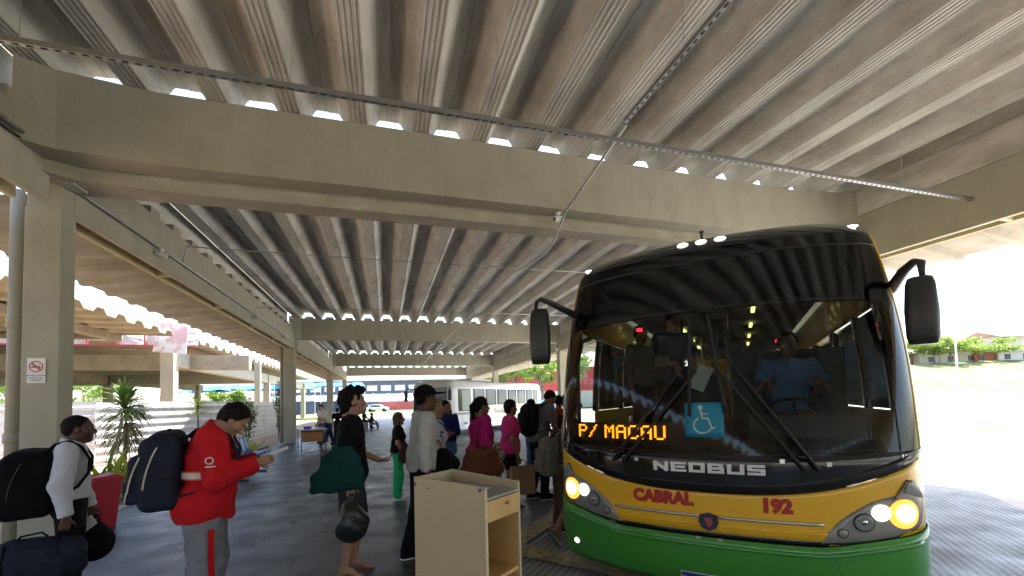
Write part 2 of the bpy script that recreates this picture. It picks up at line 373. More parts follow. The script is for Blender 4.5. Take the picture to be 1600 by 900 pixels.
b = MB(); b.box(0, .16, 0, .26, 0, .30); b.build("box_body", M['galv'], jb, bevel=.006)
b = MB(); b.box(-.0+.162, .172, .02, .24, .02, .28); b.build("box_lid", M['grey'], jb, bevel=.004)
def cctv(loc, rz, label):
    r = empty("security_camera", loc, rz, label, "security camera", "security cameras under the canopy")
    b = MB(); b.lathe([(.03, 0), (.045, -.012), (.02, -.03), (.012, -.08)], n=12); b.build("mount", M['white'], r, True)
    T = Matrix.Translation((0, 0, -.10)) @ Matrix.Rotation(R(105), 4, 'Y')
    b = MB(); b.lathe([(.02, -.08), (.042, -.075), (.045, .07), (.038, .085)], n=14, T=T); b.build("housing", M['white'], r, True)
    b = MB(); b.lathe([(.03, .086), (.026, .09), (.005, .092)], n=12, T=T); b.build("lens", M['dark'], r, True)
    return r
cctv((2.60, 5.97, 4.44), R(200), "white security camera under the rough beam where the long conduit passes")
cctv((XL+.10, 8.4, 4.24), R(20), "small security camera on the left beam at the nearer wire conduit")
cctv((XL+.10, 13.9, 4.24), R(20), "tiny security camera on the left beam at the farther wire conduit")
cctv((XL+.10, 17.4, 4.22), R(20), "tiny security camera on the left beam just before the second column")
# drain pipe beside the first column
dp = empty("drain_pipe", (-4.16, 6.42, 0), 0, "beige painted round drain pipe beside the near left column", "drain pipe")
b = MB(); b.tube([(0, 0, 0), (0, 0, 4.2)], .062, 16); b.build("pipe", M['paint'], dp, True)
for z in (1.2, 2.55): b = MB(); b.lathe([(.062, 0), (.076, .005), (.076, .11), (.062, .115)], (0, 0, z), 16); b.build("collar", M['paint'], dp, True)
dp = empty("drain_pipe", (-4.17, 19.9, 0), 0, "beige drain pipe beside the second left column", "drain pipe")
b = MB(); b.tube([(0, 0, 0), (0, 0, 4.2)], .062, 16); b.build("pipe", M['paint'], dp, True)
# --- no smoking sign
sg = empty("no_smoking_sign", (-3.86, 6.272, 2.035), 0, "white no smoking sign with red barred circle on the near left column", "sign")
b = MB(); b.box(-.085, .085, -.004, .0, -.145, .145); b.build("plate", M['white'], sg, bevel=.002)
M['sred'] = mat("sign red", (.55, .05, .05), .5, .03); M['sblack'] = mat("sign black", (.03, .03, .03), .5, .03)
b = MB(); n = 32; ro, ri, zc = .066, .054, .045
vs = []
for i in range(n):
    t = 2*math.pi*i/n; vs += [(ro*math.cos(t), -.0065, zc+ro*math.sin(t)), (ri*math.cos(t), -.0065, zc+ri*math.sin(t))]
b.add(vs, [(2*i, 2*((i+1) % n), 2*((i+1) % n)+1, 2*i+1) for i in range(n)])
d = .0065; b.add([(-.042-d, -.0067, zc+.042-d), (-.042+d, -.0067, zc+.042+d), (.042+d, -.0067, zc-.042+d), (.042-d, -.0067, zc-.042-d)], [(0, 1, 2, 3)])
b.build("barred_circle", M['sred'], sg)
b = MB(); b.box(-.045, .03, -.0062, -.005, zc-.012, zc+.002); b.box(.033, .042, -.0062, -.005, zc-.012, zc+.002)
b.add([(.03, -.006, zc+.006), (.034, -.006, zc+.006), (.026, -.006, zc+.03), (.022, -.006, zc+.03)], [(0, 1, 2, 3)])
b.build("cigarette", M['sblack'], sg)
for t, z in (("PROIBIDO FUMAR", -.060), ("NESTE LOCAL", -.088), ("AMBIENTE", -.114)):
    o = link_mesh("lettering", text_mesh(t, .021, .0005), M['sblack'], sg); o.rotation_euler = (R(90), 0, 0); o.location = (0, -.0055, z)
# --- red waste bin
M['bin'] = mat("red plastic", (.50, .035, .06), .42, .08, 5, .1, 30)
M['bin_in'] = mat("red plastic inner", (.45, .03, .05), .5, .1, 5)
wb = empty("waste_bin", (-3.64, 7.05, .004), R(-40), "red plastic swing top waste bin by the near left column", "waste bin")
b = MB(); zs = [0, .02, .70]; hs = [(.155, .175), (.165, .185), (.225, .25)]
rows = []
def rrect(hx, hy, r, z, n=5):
    o = []
    for cx, cy, a0 in ((hx-r, hy-r, 0), (-hx+r, hy-r, 90), (-hx+r, -hy+r, 180), (hx-r, -hy+r, 270)):
        for i in range(n): t = R(a0+90*i/(n-1)); o.append((cx+r*math.cos(t), cy+r*math.sin(t), z))
    return o
def loft(b, rings, cap0=True, cap1=True):
    n = len(rings[0]); vs = [p for r in rings for p in r]
    fs = [(i*n+j, i*n+(j+1) % n, (i+1)*n+(j+1) % n, (i+1)*n+j) for i in range(len(rings)-1) for j in range(n)]
    if cap0: fs.append(tuple(range(n))[::-1])
    if cap1: fs.append(tuple(range((len(rings)-1)*n, len(rings)*n)))
    return b.add(vs, fs)
loft(b, [rrect(*hs[i], .03, zs[i]) for i in range(3)]+[rrect(.24, .265, .03, .70), rrect(.24, .265, .03, .735)]); o = b.build("bin_body", M['bin'], wb); smooth_by_angle(o)
b = MB(); loft(b, [rrect(.245, .27, .035, .735), rrect(.247, .272, .035, .765), rrect(.215, .245, .03, .80), rrect(.19, .22, .03, .812), rrect(.165, .195, .03, .78)], True, True); o = b.build("lid", M['bin'], wb); smooth_by_angle(o)
b = MB(); T = Matrix.Translation((0, 0, .80)) @ Matrix.Rotation(R(9), 4, 'X'); b.box(-.15, .15, -.18, .18, -.006, .006, T); b.build("swing_flap", M['bin_in'], wb, bevel=.004)
wb.scale = (.74, .66, .84)
# --- airport style bench with blue seats
M['blue'] = mat("blue moulded plastic", (.02, .10, .42), .3, .06, 8)
bn = empty("waiting_bench", (-2.98, 10.1, .004), 0, "row of blue moulded seats on black floor bars behind the man in red", "bench")
b = MB(); b.box(-.22, -.17, -.1, 1.9, .33, .38); b.build("beam", M['dark'], bn, bevel=.004)
for yy in (.1, 1.5):
    b = MB(); b.box(-.215, -.175, yy, yy+.05, .03, .35); b.box(-.42, .22, yy-.01, yy+.06, 0, .04); b.build("leg", M['dark'], bn, bevel=.006)
for k in range(3):
    y0 = .0+k*.62; r_ = []
    prof = [(.24, .40), (.22, .43), (.05, .425), (-.12, .41), (-.20, .43), (-.26, .52), (-.30, .66), (-.33, .80), (-.345, .83)]
    b = MB(); rows = []
    for x, z in prof:
        rows.append([(x+(.02*(2*abs(j/6-.5))**2), y0+.04+.46*j/6, z+.03*(2*abs(j/6-.5))**3) for j in range(7)])
    b.grid(rows, len(prof), 7); o = b.build("seat", M['blue'], bn, True); sm = o.modifiers.new("s", 'SOLIDIFY'); sm.thickness = .018
# --- far desk
M['wood_orange'] = mat("orange laminate", (.36, .15, .05), .45, .15, 3, stretch=(1, 1, .15)); M['wood_top'] = mat("desk top laminate", (.42, .36, .30), .35, .06, 5)
dk = empty("office_desk", (-2.62, 15.6, .004), R(14), "old office desk with orange drawer box and thin steel legs near second column", "desk")
b = MB(); b.box(-.1, .75, -.1, 1.55, .72, .75); b.build("desk_top", M['wood_top'], dk, bevel=.004)
b = MB(); b.box(-.02, .60, .02, .55, .33, .66); b.build("drawer_box", M['wood_orange'], dk, bevel=.004)
b = MB(); b.box(.0, .55, .0, .018, .35, .485); b.box(.0, .55, .0, .018, .50, .64); b.build("drawer_front", M['wood_orange'], dk, bevel=.003)
for x, y in ((-.06, -.06), (.68, -.06), (-.06, 1.48), (.68, 1.48)): b = MB(); b.tube([(x, y, 0), (x, y, .72)], .014, 8); b.build("leg", M['dark'], dk, True)
b = MB(); b.box(.03, .60, 1.1, 1.12, .30, .70); b.build("back_panel", M['wood_orange'], dk)
b = MB(); b.box(0, .22, 0, .30, 0, .09); o = b.build("plastic_box", mat("bright blue plastic", (.02, .05, .55), .4, .05), bevel=.012); o.location = (-2.66, 15.85, .756); tag(o, "small bright blue plastic box on the old office desk", "box")
b = MB(); loft(b, [rrect(.10, .07, .03, 0), rrect(.13, .10, .04, .10), rrect(.11, .08, .04, .22), rrect(.04, .03, .01, .27)]); o = b.build("plastic_bag", mat("thin white plastic", (.7, .68, .66), .5, .1), smooth=True); o.location = (-1.95, 15.95, .003); tag(o, "crumpled white bag on the floor under the office desk", "bag")
# --- lectern / counter
M['lam'] = mat("cream laminate", (.50, .40, .245), .5, .07, 1.6, .06, 9, stain=((.36, .26, .14), 9, .66, .08))
M['ply'] = mat("orange plywood", (.56, .34, .13), .45, .10, 2.2, .05, 30, stretch=(3, 3, .35))
M['ledge'] = mat("worn board edge", (.58, .47, .30), .7, .2, 25)
M['lamgrey'] = mat("grey worn tray laminate", (.30, .28, .27), .55, .16, 4)
lc = empty("counter_stand", (.49, 2.19, 0), R(0), "cream laminate counter stand with drawer and open shelves in the middle foreground", "counter")
u = Vector((-.615, .79)); v = Vector((.79, .615)); A_ = .54; B_ = .325
lc.rotation_euler = (0, 0, math.atan2(v.y, v.x))      # local x along the open front, local y along the long side
HT = 1.10; t_ = .018
def lb(name, x0, x1, y0, y1, z0, z1, mt, bev=.0015): b = MB(); b.box(x0, x1, y0, y1, z0, z1); return b.build(name, M[mt], lc, bevel=bev, seg=1)
# the drawer side faces local -y (towards the right of the picture): front plane y = 0 .. A_
def lwall(name, poly, y0, y1, mt, axis): b = MB(); b.prism(poly, axis, y0, y1); return b.build(name, M[mt], lc, bevel=.0015, seg=1)
# long side panel (faces left-front): plane x = 0
lwall("side_panel", [(0, 0), (A_, 0), (A_, HT+.012), (.0, HT+.0)], 0, t_, 'lam', 0)
lwall("side_panel", [(0, 0), (A_, 0), (A_, HT+.012), (.0, HT-.02)], B_-t_, B_, 'lam', 0)
lb("back_panel", t_, B_-t_, A_-t_, A_, 0, HT+.01, 'lam')
lb("tray_top", t_, B_-t_, 0.0, A_-t_, HT-.075, HT-.06, 'lamgrey')
dr = lb("drawer", t_+.002, B_-t_-.002, -.002, .40, HT-.19, HT-.079, 'ply')
b = MB(); b.lathe([(.004, 0), (.009, .004), (.010, .012), (.006, .018)], n=12, T=Matrix.Translation((B_*.58, -.003, HT-.115)) @ Matrix.Rotation(R(90), 4, 'X')); k_ = b.build("drawer_lock", mat("brass", (.5, .36, .12), .3, .05, metal=1), dr, True)
lb("shelf", t_, B_-t_, .01, A_-t_, HT-.52, HT-.50, 'ply')
lb("shelf", t_, B_-t_, .01, A_-t_, HT-.88, HT-.86, 'ply')
lb("shelf", t_, B_-t_, .01, A_-t_, .02, .04, 'ply')
lb("inner_lining", B_-t_-.004, B_-t_-.0005, .012, A_-t_-.004, .041, HT-.20, 'ply', 0)
lb("edge_strip", -.001, t_+.001, -.003, -.0005, 0, HT-.003, 'ledge', 0)
b = MB(); b.tube([(.03, -.008, HT-.004), (-.006, -.008, HT-.006), (-.012, .03, HT-.004)], .007, 6); b.build("corner_bracket", M['galv'], lc)
M['chip'] = mat("chipped board core", (.16, .10, .06), .9, .3, 40)
for (x, y, z, a, c) in ((-.0006, .03, HT-.02, .018, .008), (-.0006, .42, HT-.045, .010, .010), (-.0006, .53, HT-.03, .012, .018), (-.0006, .20, .66, .004, .004), (-.0006, .33, .42, .006, .004), (-.0006, .10, .30, .003, .005)):
    b = MB(); n = 7; b.add([(x, y+a*random.uniform(.5, 1)*math.cos(6.283*i/n), z+c*random.uniform(.5, 1)*math.sin(6.283*i/n)) for i in range(n)], [tuple(range(n))]); b.build("edge_chip", M['chip'], lc)
# --- metal sheet fence
def ribfence(pts, h, label):
    root = empty("sheet_metal_fence", (0, 0, 0), 0, label, "fence")
    for i in range(len(pts)-1):
        a, c = Vector(pts[i]), Vector(pts[i+1]); d = (c-a); L_ = d.length; d.normalize(); n_ = Vector((d.y, -d.x))
        rows = []; z = .0; k = 0; zz = []
        while z < h:
            for dz, o in ((0, 0), (.10, 0), (.13, .03), (.19, .03), (.22, 0)):
                if z+dz <= h: zz.append((z+dz, o))
            z += .245
        zz.append((h, 0))
        for t in np.linspace(0, 1, max(2, int(L_/1.2))):
            w_ = .02*math.sin(t*17+i)
            rows.append([(a.x+d.x*L_*t+n_.x*(o+w_), a.y+d.y*L_*t+n_.y*(o+w_), z) for z, o in zz])
        b = MB(); b.grid(rows, len(rows), len(zz)); o = b.build("fence_sheet", M['fence'], root); sm = o.modifiers.new("s", 'SOLIDIFY'); sm.thickness = .004
    return root
M['fence'] = mat("galvanised roofing sheet", (.62, .63, .66), .45, .12, 1.5, metal=.25, stain=((.34, .34, .35), 2.5, .55, .2))
ribfence([(-15, -26), (-14.5, 11.2), (-7.9, 15.0), (-6.3, 18.2), (-5.9, 30)], 1.80, "grey fence of horizontally ribbed metal sheets behind the planting bed")
# --- plants
def leafmat(name, c, var=.35):
    m = mat(name, c, .55, var, 3, spec=.4); p = m.node_tree.nodes["Principled BSDF"]
    p.inputs["Subsurface Weight"].default_value = 0
    nt = m.node_tree; tr = nt.nodes.new("ShaderNodeBsdfTranslucent"); mx = nt.nodes.new("ShaderNodeMixShader"); mx.inputs[0].default_value = .35
    tr.inputs[0].default_value = (c[0]*1.6, c[1]*1.7, c[2]*1.0, 1)
    out = nt.nodes["Material Output"]; nt.links.new(p.outputs[0], mx.inputs[1]); nt.links.new(tr.outputs[0], mx.inputs[2]); nt.links.new(mx.outputs[0], out.inputs[0])
    return m
M['leaf'] = leafmat("mid green leaf", (.09, .15, .03)); M['leaf_y'] = leafmat("yellow green leaf", (.26, .30, .04)); M['leaf_far'] = leafmat("pale sunlit leaf", (.20, .27, .08)); M['leaf_t'] = leafmat("sunlit tree leaf", (.13, .20, .045))
M['dry'] = mat("dry hanging leaf", (.20, .16, .07), .8, .3, 5); M['bark'] = mat("bark", (.16, .13, .10), .9, .3, 12, .4)
def blade(b, base, az, length, lift, width, droop, n=6):
    p = Vector(base); d = Vector((math.cos(az)*math.cos(lift), math.sin(az)*math.cos(lift), math.sin(lift))); side = Vector((-math.sin(az), math.cos(az), 0)); L_ = []
    for i in range(n+1):
        t = i/n; w_ = width*(.35+1.3*t if t < .4 else 1.15*(1-t)**.6*1.25)*.5
        L_.append((p-side*w_, p+Vector((0, 0, -w_*.4)), p+side*w_)); p = p+d*(length/n); d = (d+Vector((0, 0, -droop/n))).normalized()
    vs = [q for r in L_ for q in r]; fs = []
    for i in range(n): fs += [(3*i, 3*i+1, 3*i+4, 3*i+3), (3*i+1, 3*i+2, 3*i+5, 3*i+4)]
    b.add(vs, fs)
def dracaena(loc, h, r, label, mt, mt2, nl=70, skirt=True):
    root = empty("palm_lily", loc, 0, label, "plant")
    b = MB(); b.tube([(0, 0, 0), (.03, .01, h*.5), (0, 0, h*.86)], [.035, .028, .022], 8); b.build("trunk", M['bark'], root, True)
    b = MB()
    for i in range(nl):
        t = random.random(); blade(b, (random.uniform(-.02, .02), random.uniform(-.02, .02), h*(.72+.16*t)), random.uniform(0, 6.28), r*random.uniform(.7, 1.1), R(10+70*t+random.uniform(-12, 12)), .07, 1.7)
    b.build("leaf_crown", M[mt], root)
    if skirt:
        b = MB()
        for i in range(int(nl*1.1)): blade(b, (random.uniform(-.03, .03), random.uniform(-.03, .03), h*random.uniform(.42, .74)), random.uniform(0, 6.28), r*random.uniform(.8, 1.25), R(random.uniform(-25, 20)), .035, 2.2)
        b.build("hanging_leaves", M[mt2], root)
    return root
dracaena((-6.05, 12.6, -.03), 1.98, .72, "tall palm lily with drooping dry leaves against the metal fence", 'leaf', 'dry', 130)
dracaena((-6.0, 16.6, -.03), 1.95, .50, "slender yellow green palm lily with bare trunk by the fence corner", 'leaf_y', 'dry', 45, False)
def clump(name, loc, h, r, label, mt, n, w_=.05, droop=1.2):
    b = MB()
    for i in range(n):
        a = random.uniform(0, 6.28); q = r*math.sqrt(random.random())*.5
        blade(b, (q*math.cos(a), q*math.sin(a), 0), random.uniform(0, 6.28), h*random.uniform(.6, 1.2), R(random.uniform(35, 85)), w_, droop)
    o = b.build(name, M[mt]); o.location = loc; return tag(o, label, "plant")
clump("broad_leaf_plant", (-4.75, 9.3, -.03), .95, .9, "bright green broad leaved plant behind the red waste bin", 'leaf_y', 46, .10, 1.5)
clump("broad_leaf_plant", (-5.3, 11.2, -.03), .9, .9, "leafy plant at the foot of the tall palm lily", 'leaf', 50, .08, 1.5)
clump("broad_leaf_plant", (-4.75, 14.9, -.03), .95, 1.2, "yellow green leafy plant behind the head of the man in red", 'leaf_y', 90, .06, 1.5)
clump("broad_leaf_plant", (-4.75, 17.3, -.03), .6, 1.0, "low green leafy plant between the fence and the second column", 'leaf_y', 60, .05, 1.5)
def leafball(b, c, r, n, s):
    for i in range(n):
        v_ = Vector((random.gauss(0, 1), random.gauss(0, 1), random.gauss(0, 1))).normalized()*random.random()**.4
        p = Vector((c[0]+v_.x*r[0], c[1]+v_.y*r[1], c[2]+v_.z*r[2])); q = Quaternion((random.gauss(0, 1), random.gauss(0, 1), random.gauss(0, 1), random.gauss(0, 1))); q.normalize(); k = s*random.uniform(.6, 1.3)
        b.add([p+q @ Vector((-k, 0, 0)), p+q @ Vector((0, -k*.5, 0)), p+q @ Vector((k, 0, 0)), p+q @ Vector((0, k*.5, 0))], [(0, 1, 2, 3)])
def shrub(loc, h, r, label, mt='leaf', n=900, name="shrub"):
    root = empty(name, loc, 0, label, "shrub")
    b = MB()
    for i in range(5): a = i*1.3; b.tube([(0, 0, 0), (r*.3*math.cos(a), r*.3*math.sin(a), h*.5), (r*.5*math.cos(a), r*.5*math.sin(a), h*.9)], [.014, .010, .005], 5)
    b.build("stem", M['bark'], root)
    b = MB()
    for i in range(14): a = random.uniform(0, 6.28); leafball(b, (r*.55*math.cos(a)*random.random(), r*.55*math.sin(a)*random.random(), h*(.25+.7*random.random())), (r*.45, r*.45, h*.16), n//14, .045)
    b.build("foliage", M[mt], root); return root
shrub((-5.25, 19.3, -.03), 2.0, .48, "tall loose green shrub in front of the fence near second column", n=1100)
shrub((-4.6, 21.4, -.03), 2.9, .30, "narrow climbing shrub just past the second left column", n=900)
# --- trees
def tree(loc, h, r, label, mt='leaf_t', n=2600, s=.28, name="tree", trunk=.42, group=None):
    root = empty(name, loc, 0, label, "tree", group)
    b = MB(); b.tube([(0, 0, 0), (.02*h, 0, h*trunk*.6), (0, .01*h, h*trunk)], [.035*h, .026*h, .02*h], 9)
    cl = []
    for i in range(9):
        a = i*2.4+random.random(); q = r*(.35+.55*random.random()); z = h*(trunk+.12+(.92-trunk)*random.random()*.9)
        e = Vector((q*math.cos(a), q*math.sin(a), z)); cl.append(e); b.tube([(0, 0, h*trunk*.9), e*.5+Vector((0, 0, h*trunk*.45)), e], [.015*h, .010*h, .004*h], 6)
    b.build("trunk", M['bark'], root, True)
    b = MB()
    for e in cl:
        for k in range(3): leafball(b, (e.x+random.uniform(-.3, .3)*r, e.y+random.uniform(-.3, .3)*r, e.z+random.uniform(-.08, .08)*h), (r*.30, r*.30, h*.085), n//27, s)
    b.build("crown", M[mt], root); return root
# right-hand distance: grassy bank, houses, trees, pole
M['grass'] = mat("sunlit meadow grass", (.125, .145, .05), .95, .4, .25, .5, 6, stain=((.18, .165, .09), .10, .48, .18))
def bank():
    b = MB(); rows = []
    for i, dep in enumerate(np.linspace(58, 170, 26)):
        row = []
        for px in np.linspace(1150, 2300, 34):
            p = W(px, dep); t = (dep-58)/30; z = 7.2*min(1, max(0, t))**1.3 + .25*math.sin(px*.02+dep*.3)*min(1, t)
            if px < 1300: z *= max(0, (px-1150)/150)
            row.append((p.x, p.y, z-.02))
        rows.append(row)
    b.grid(rows, 26, 34); return tag(b.build("grassy_bank", M['grass'], smooth=True), kind='structure')
bank()
sheet("far_pavement", [tuple(W(1150, 14)[:2]), tuple(W(2600, 16.5)[:2]), tuple(W(2600, 57)[:2]), tuple(W(1150, 57)[:2])], -.02, M['apron'])
pts = [W(px, 16.3+.25*math.sin(px)) for px in range(1400, 2300, 45)]
b = MB(); b.tube([(p.x, p.y, .0) for p in pts], .09, 6, r2=.5); tag(b.build("verge", M['earth']), kind='structure')
M['wallw'] = mat("white render", (.62, .60, .56), .85, .08, 2); M['tile'] = mat("faded clay tile", (.42, .25, .18), .9, .2, 5); M['brickr'] = mat("red brick wall", (.40, .14, .09), .9, .15, 5); M['winb'] = mat("dark window glass", (.05, .06, .07), .2, .1)
def house(px, dep, zb, w_, d_, h, rz, label, wall='wallw', roof='tile', nw=3, gable=True):
    p = W(px, dep, zb); root = empty("house", p, rz, label, "house", "houses on the far bank")
    b = MB(); b.box(-w_/2, w_/2, 0, d_, -1, h); b.build("wall", M[wall], root)
    b = MB(); e = .5
    b.prism([(-e, h), (d_+e, h), (d_+e, h+.12), (d_/2, h+1.5 if gable else h+.5), (-e, h+.12)], 0, -w_/2-e, w_/2+e); b.build("roof", M[roof], root)
    for i in range(nw):
        x = -w_/2+(i+.5)*w_/nw; b = MB(); b.box(x-.55, x+.55, -.06, -.01, .9, 2.1); wf = b.build("window", M['winb'], root)
        b = MB(); b.box(x-.63, x+.63, -.08, -.061, .82, .9); b.box(x-.63, x+.63, -.08, -.061, 2.1, 2.18); b.build("frame", M['white'], wf)
    b = MB(); b.box(-w_/2-.2, w_/2+.2, -1.9, -.1, h-.35, h-.2); b.build("porch_roof", M['white'], root)
    return root
hz = R(-24)
house(1448, 96, 6.7, 13, 8, 3.4, hz, "low white house behind the mirror with red brick base", 'brickr', 'wallw')
house(1475, 94, 6.8, 9, 7, 2.9, hz, "low pale house left of the pole on the bank", 'wallw', 'wallw', 2)
house(1520, 93, 6.8, 12, 8, 3.2, hz, "long white house right of the pole under the trees")
house(1562, 92, 6.8, 9, 8, 3.0, hz, "pinkish house with dark openings toward the right edge", 'brickr', 'wallw', 3)
house(1592, 91, 6.8, 7, 8, 6.0, hz, "taller two storey house at the right edge", 'wallw', 'tile', 2)
for k, (px, dep, h, r, lab) in enumerate([(1462, 89, 7.6, 6.0, "wide green tree beside the bus mirror on the bank"), (1488, 90, 8.8, 6.2, "round green tree just behind the pole on the bank"), (1540, 90, 7.4, 5.4, "green tree in front of the long white house"), (1425, 92, 7.5, 6, "tree hidden partly by the big bus mirror")]):
    tree(W(px, dep, 6.7), h*.72, r*.85, lab, 'leaf_far', n=2200, s=.30, group="trees on the bank")
lp = empty("lamp_pole", W(1497, 56, 0), 0, "slim pale pole standing at the foot of the grassy bank", "pole")
b = MB(); b.tube([(0, 0, -.1), (0, 0, 9.4)], [.13, .07], 10); b.build("pole", M['white'], lp, True)
b = MB(); b.box(-.3, .3, -.08, .08, 9.3, 9.42); b.build("crossarm", M['white'], lp)
# --- middle distance beyond the far end of the canopy
sheet("lawn", [tuple(W(300, 52)[:2]), tuple(W(760, 52)[:2]), tuple(W(800, 88)[:2]), tuple(W(200, 88)[:2])], -.02, M['grass'])
M['tent'] = mat("white tent cloth", (.78, .78, .78), .8, .04, 4); M['navy'] = mat("dark blue cladding", (.08, .10, .16), .6, .2, .4); M['bluetarp'] = mat("blue tarpaulin", (.02, .16, .55), .6, .15, 1.2)
def tent(px, dep, s, label, mt='tent', rz=0):
    r = empty("market_tent", W(px, dep, 0), rz, label, "tent", "market tents beyond the lawn")
    b = MB(); h = 2.3; b.add([(-s, -s, h), (s, -s, h), (s, s, h), (-s, s, h), (0, 0, h+1.5), (-s, -s, h-.3), (s, -s, h-.3), (s, s, h-.3), (-s, s, h-.3)], [(0, 1, 4), (1, 2, 4), (2, 3, 4), (3, 0, 4), (0, 5, 6, 1), (1, 6, 7, 2), (2, 7, 8, 3), (3, 8, 5, 0)]); b.build("canopy_cloth", M[mt], r)
    for x in (-s, s):
        for y in (-s, s): b = MB(); b.tube([(x, y, 0), (x, y, h)], .04, 5); b.build("leg", M['white'], r)
    return r
ord_ = ["first", "second", "third", "fourth", "fifth", "sixth", "seventh", "eighth", "ninth"]
for k, px in enumerate((468, 490, 512, 560, 583, 606, 628, 650)):
    tent(px, 92+2*(k % 2), 1.6, "white peaked market tent, %s from the left beyond the lawn" % ord_[k])
hl = empty("market_hall", W(560, 112, 0), R(-12), "long dark blue market hall with a pale lettered band beyond the tents", "building")
b = MB(); b.box(-24, 24, 0, 14, 0, 7.6); b.build("wall", M['navy'], hl)
b = MB(); b.prism([(-.8, 7.6), (14.8, 7.6), (14.8, 8.0), (7, 9.6), (-.8, 8.0)], 0, -25, 25); b.build("roof", mat("pale roof sheet", (.5, .5, .5), .7), hl)
for k in range(13): b = MB(); b.box(-23+k*3.6, -20.4+k*3.6, -.06, -.01, 5.0, 6.4); b.build("window", M['white'], hl)
b = MB(); b.box(-24, 24, -.12, -.02, 2.8, 4.2); b.build("wall_band", M['wallw'], hl)
M['dull_red'] = mat("red dotted board", (.42, .10, .10), .8, .2, 2)
for k, px in enumerate((598, 612, 626, 641)):
    b = MB(); b.box(-1.0, 1.0, 0, .1, .2, 1.9); o = b.build("market_board", M['dull_red']); o.location = W(px, 86, 0); o.rotation_euler = (0, 0, R(-12)); tag(o, "low red board, %s from the left before the white tents" % ord_[k], "board", "red boards before the tents")
# parked cars, small, in front of market
def car(px, dep, colr, label):
    r = empty("parked_car", W(px, dep, 0), R(-12), label, "car", "cars parked before the market")
    b = MB(); b.prism([(-2, .35), (2, .35), (2.05, .8), (1.1, .95), (.5, 1.4), (-1.0, 1.42), (-1.7, .98), (-2.05, .85)], 1, -.85, .85); b.build("car_body", mat("car paint "+label[:5], colr, .3, .05), r, bevel=.08)
    b = MB(); b.prism([(-1.45, .97), (.95, .97), (.45, 1.34), (-.95, 1.36)], 1, -.86, .86); b.build("window", M['winb'], r)
    for x in (-1.3, 1.3):
        for y in (-.8, .8):
            b = MB(); b.tube([(x, y-.1, .32), (x, y+.1, .32)], .32, 14); b.build("wheel", M['black'], r)
car(545, 84, (.6, .6, .6), "silver car parked before the market tents, left one")
car(572, 85, (.03, .03, .03), "black car parked before the market tents, between two pale ones")
car(590, 84, (.7, .7, .7), "white car parked before the market tents near the red boards")
# right-middle: red building with white wall and trees seen above the white bus
rb = empty("red_building", W(838, 76, 0), R(-17), "red walled building with white lower wall behind the white bus", "building")
b = MB(); b.box(-9, 16, 0, 8, 3.0, 7.2); b.build("upper_wall", M['red'], rb)
b = MB(); b.box(-9, 16, .02, 8, 0, 3.0); b.build("lower_wall", M['wallw'], rb)
b = MB(); b.prism([(-.5, 7.2), (8.5, 7.2), (4, 9)], 0, -9.5, 16.5); b.build("roof", M['tile'], rb)
for k, (px, dep, h, lab) in enumerate([(800, 70, 8.5, "leafy tree left of the pale trunk above the white bus"), (846, 66, 9.5, "leafy tree above the rear of the white bus"), (884, 68, 9.5, "leafy tree nearest the yellow bus in the distance"), (770, 74, 7.5, "small distant tree behind the far right column")]):
    tree(W(px, dep, 0), h, 3.6, lab, 'leaf_t', 1500, .3, group="trees behind the white bus")
sv = empty("parked_car", W(846, 50, 0), R(60), "bright blue car parked beyond the rear of the white bus", "car")
b = MB(); b.prism([(-2, .35), (2, .35), (2.05, .8), (1.1, .95), (.5, 1.5), (-1.4, 1.52), (-1.8, .98), (-2.05, .85)], 1, -.85, .85); b.build("car_body", mat("bright blue paint", (.03, .25, .6), .3), sv, bevel=.08)
b = MB(); b.prism([(-1.55, .97), (.95, .97), (.45, 1.42), (-1.3, 1.44)], 1, -.86, .86); b.build("window", M['winb'], sv)
# --- neighbouring canopy on the left beyond the fence
nc = empty("neighbouring_canopy", (0, 0, 0), 0, "older ochre concrete canopy with broken fascia panels beyond the metal fence", "canopy")
def edge_sheet(x0, x1, y0, y1, z, mt):
    b = MB(); rows = []; ys = []; y = y0
    while y < y1: ys += [(y, 0), (y+.28, 0), (y+.46, .20), (y+.86, .20), (y+1.04, 0)]; y += 1.25
    for x in (x0, x1): rows.append([(x, yy, z+h) for yy, h in ys])
    b.grid(rows, 2, len(ys)); o = b.build("roof_sheet", M[mt], nc); sm = o.modifiers.new("s", 'SOLIDIFY'); sm.thickness = .03; return o
edge_sheet(-9.6, -34, -26, 23.8, 5.02, 'gold')
edge_sheet(-9.4, -34, 25.4, 62, 5.0, 'ohang')
b = MB(); b.box(-34, -11.6, 23.6, 23.9, 4.8, 5.0); b.build("cross_beam", M['gold'], nc)
b = MB(); b.box(-11.9, -11.5, -26, 23.6, 4.7, 5.0); b.build("long_beam", M['gold'], nc)
M['panel'] = mat("broken grey panel", (.45, .42, .40), .85, .25, 2); M['pink'] = mat("faded pink and white board", (.62, .38, .38), .7, .1, 1, stain=((.72, .70, .69), .9, .44, .05))
fr = MB(); fr.box(-34, -8.9, 24.55, 24.62, 4.60, 4.68); fr.box(-34, -8.9, 24.55, 24.62, 5.22, 5.28)
x = -33.5
k = 0
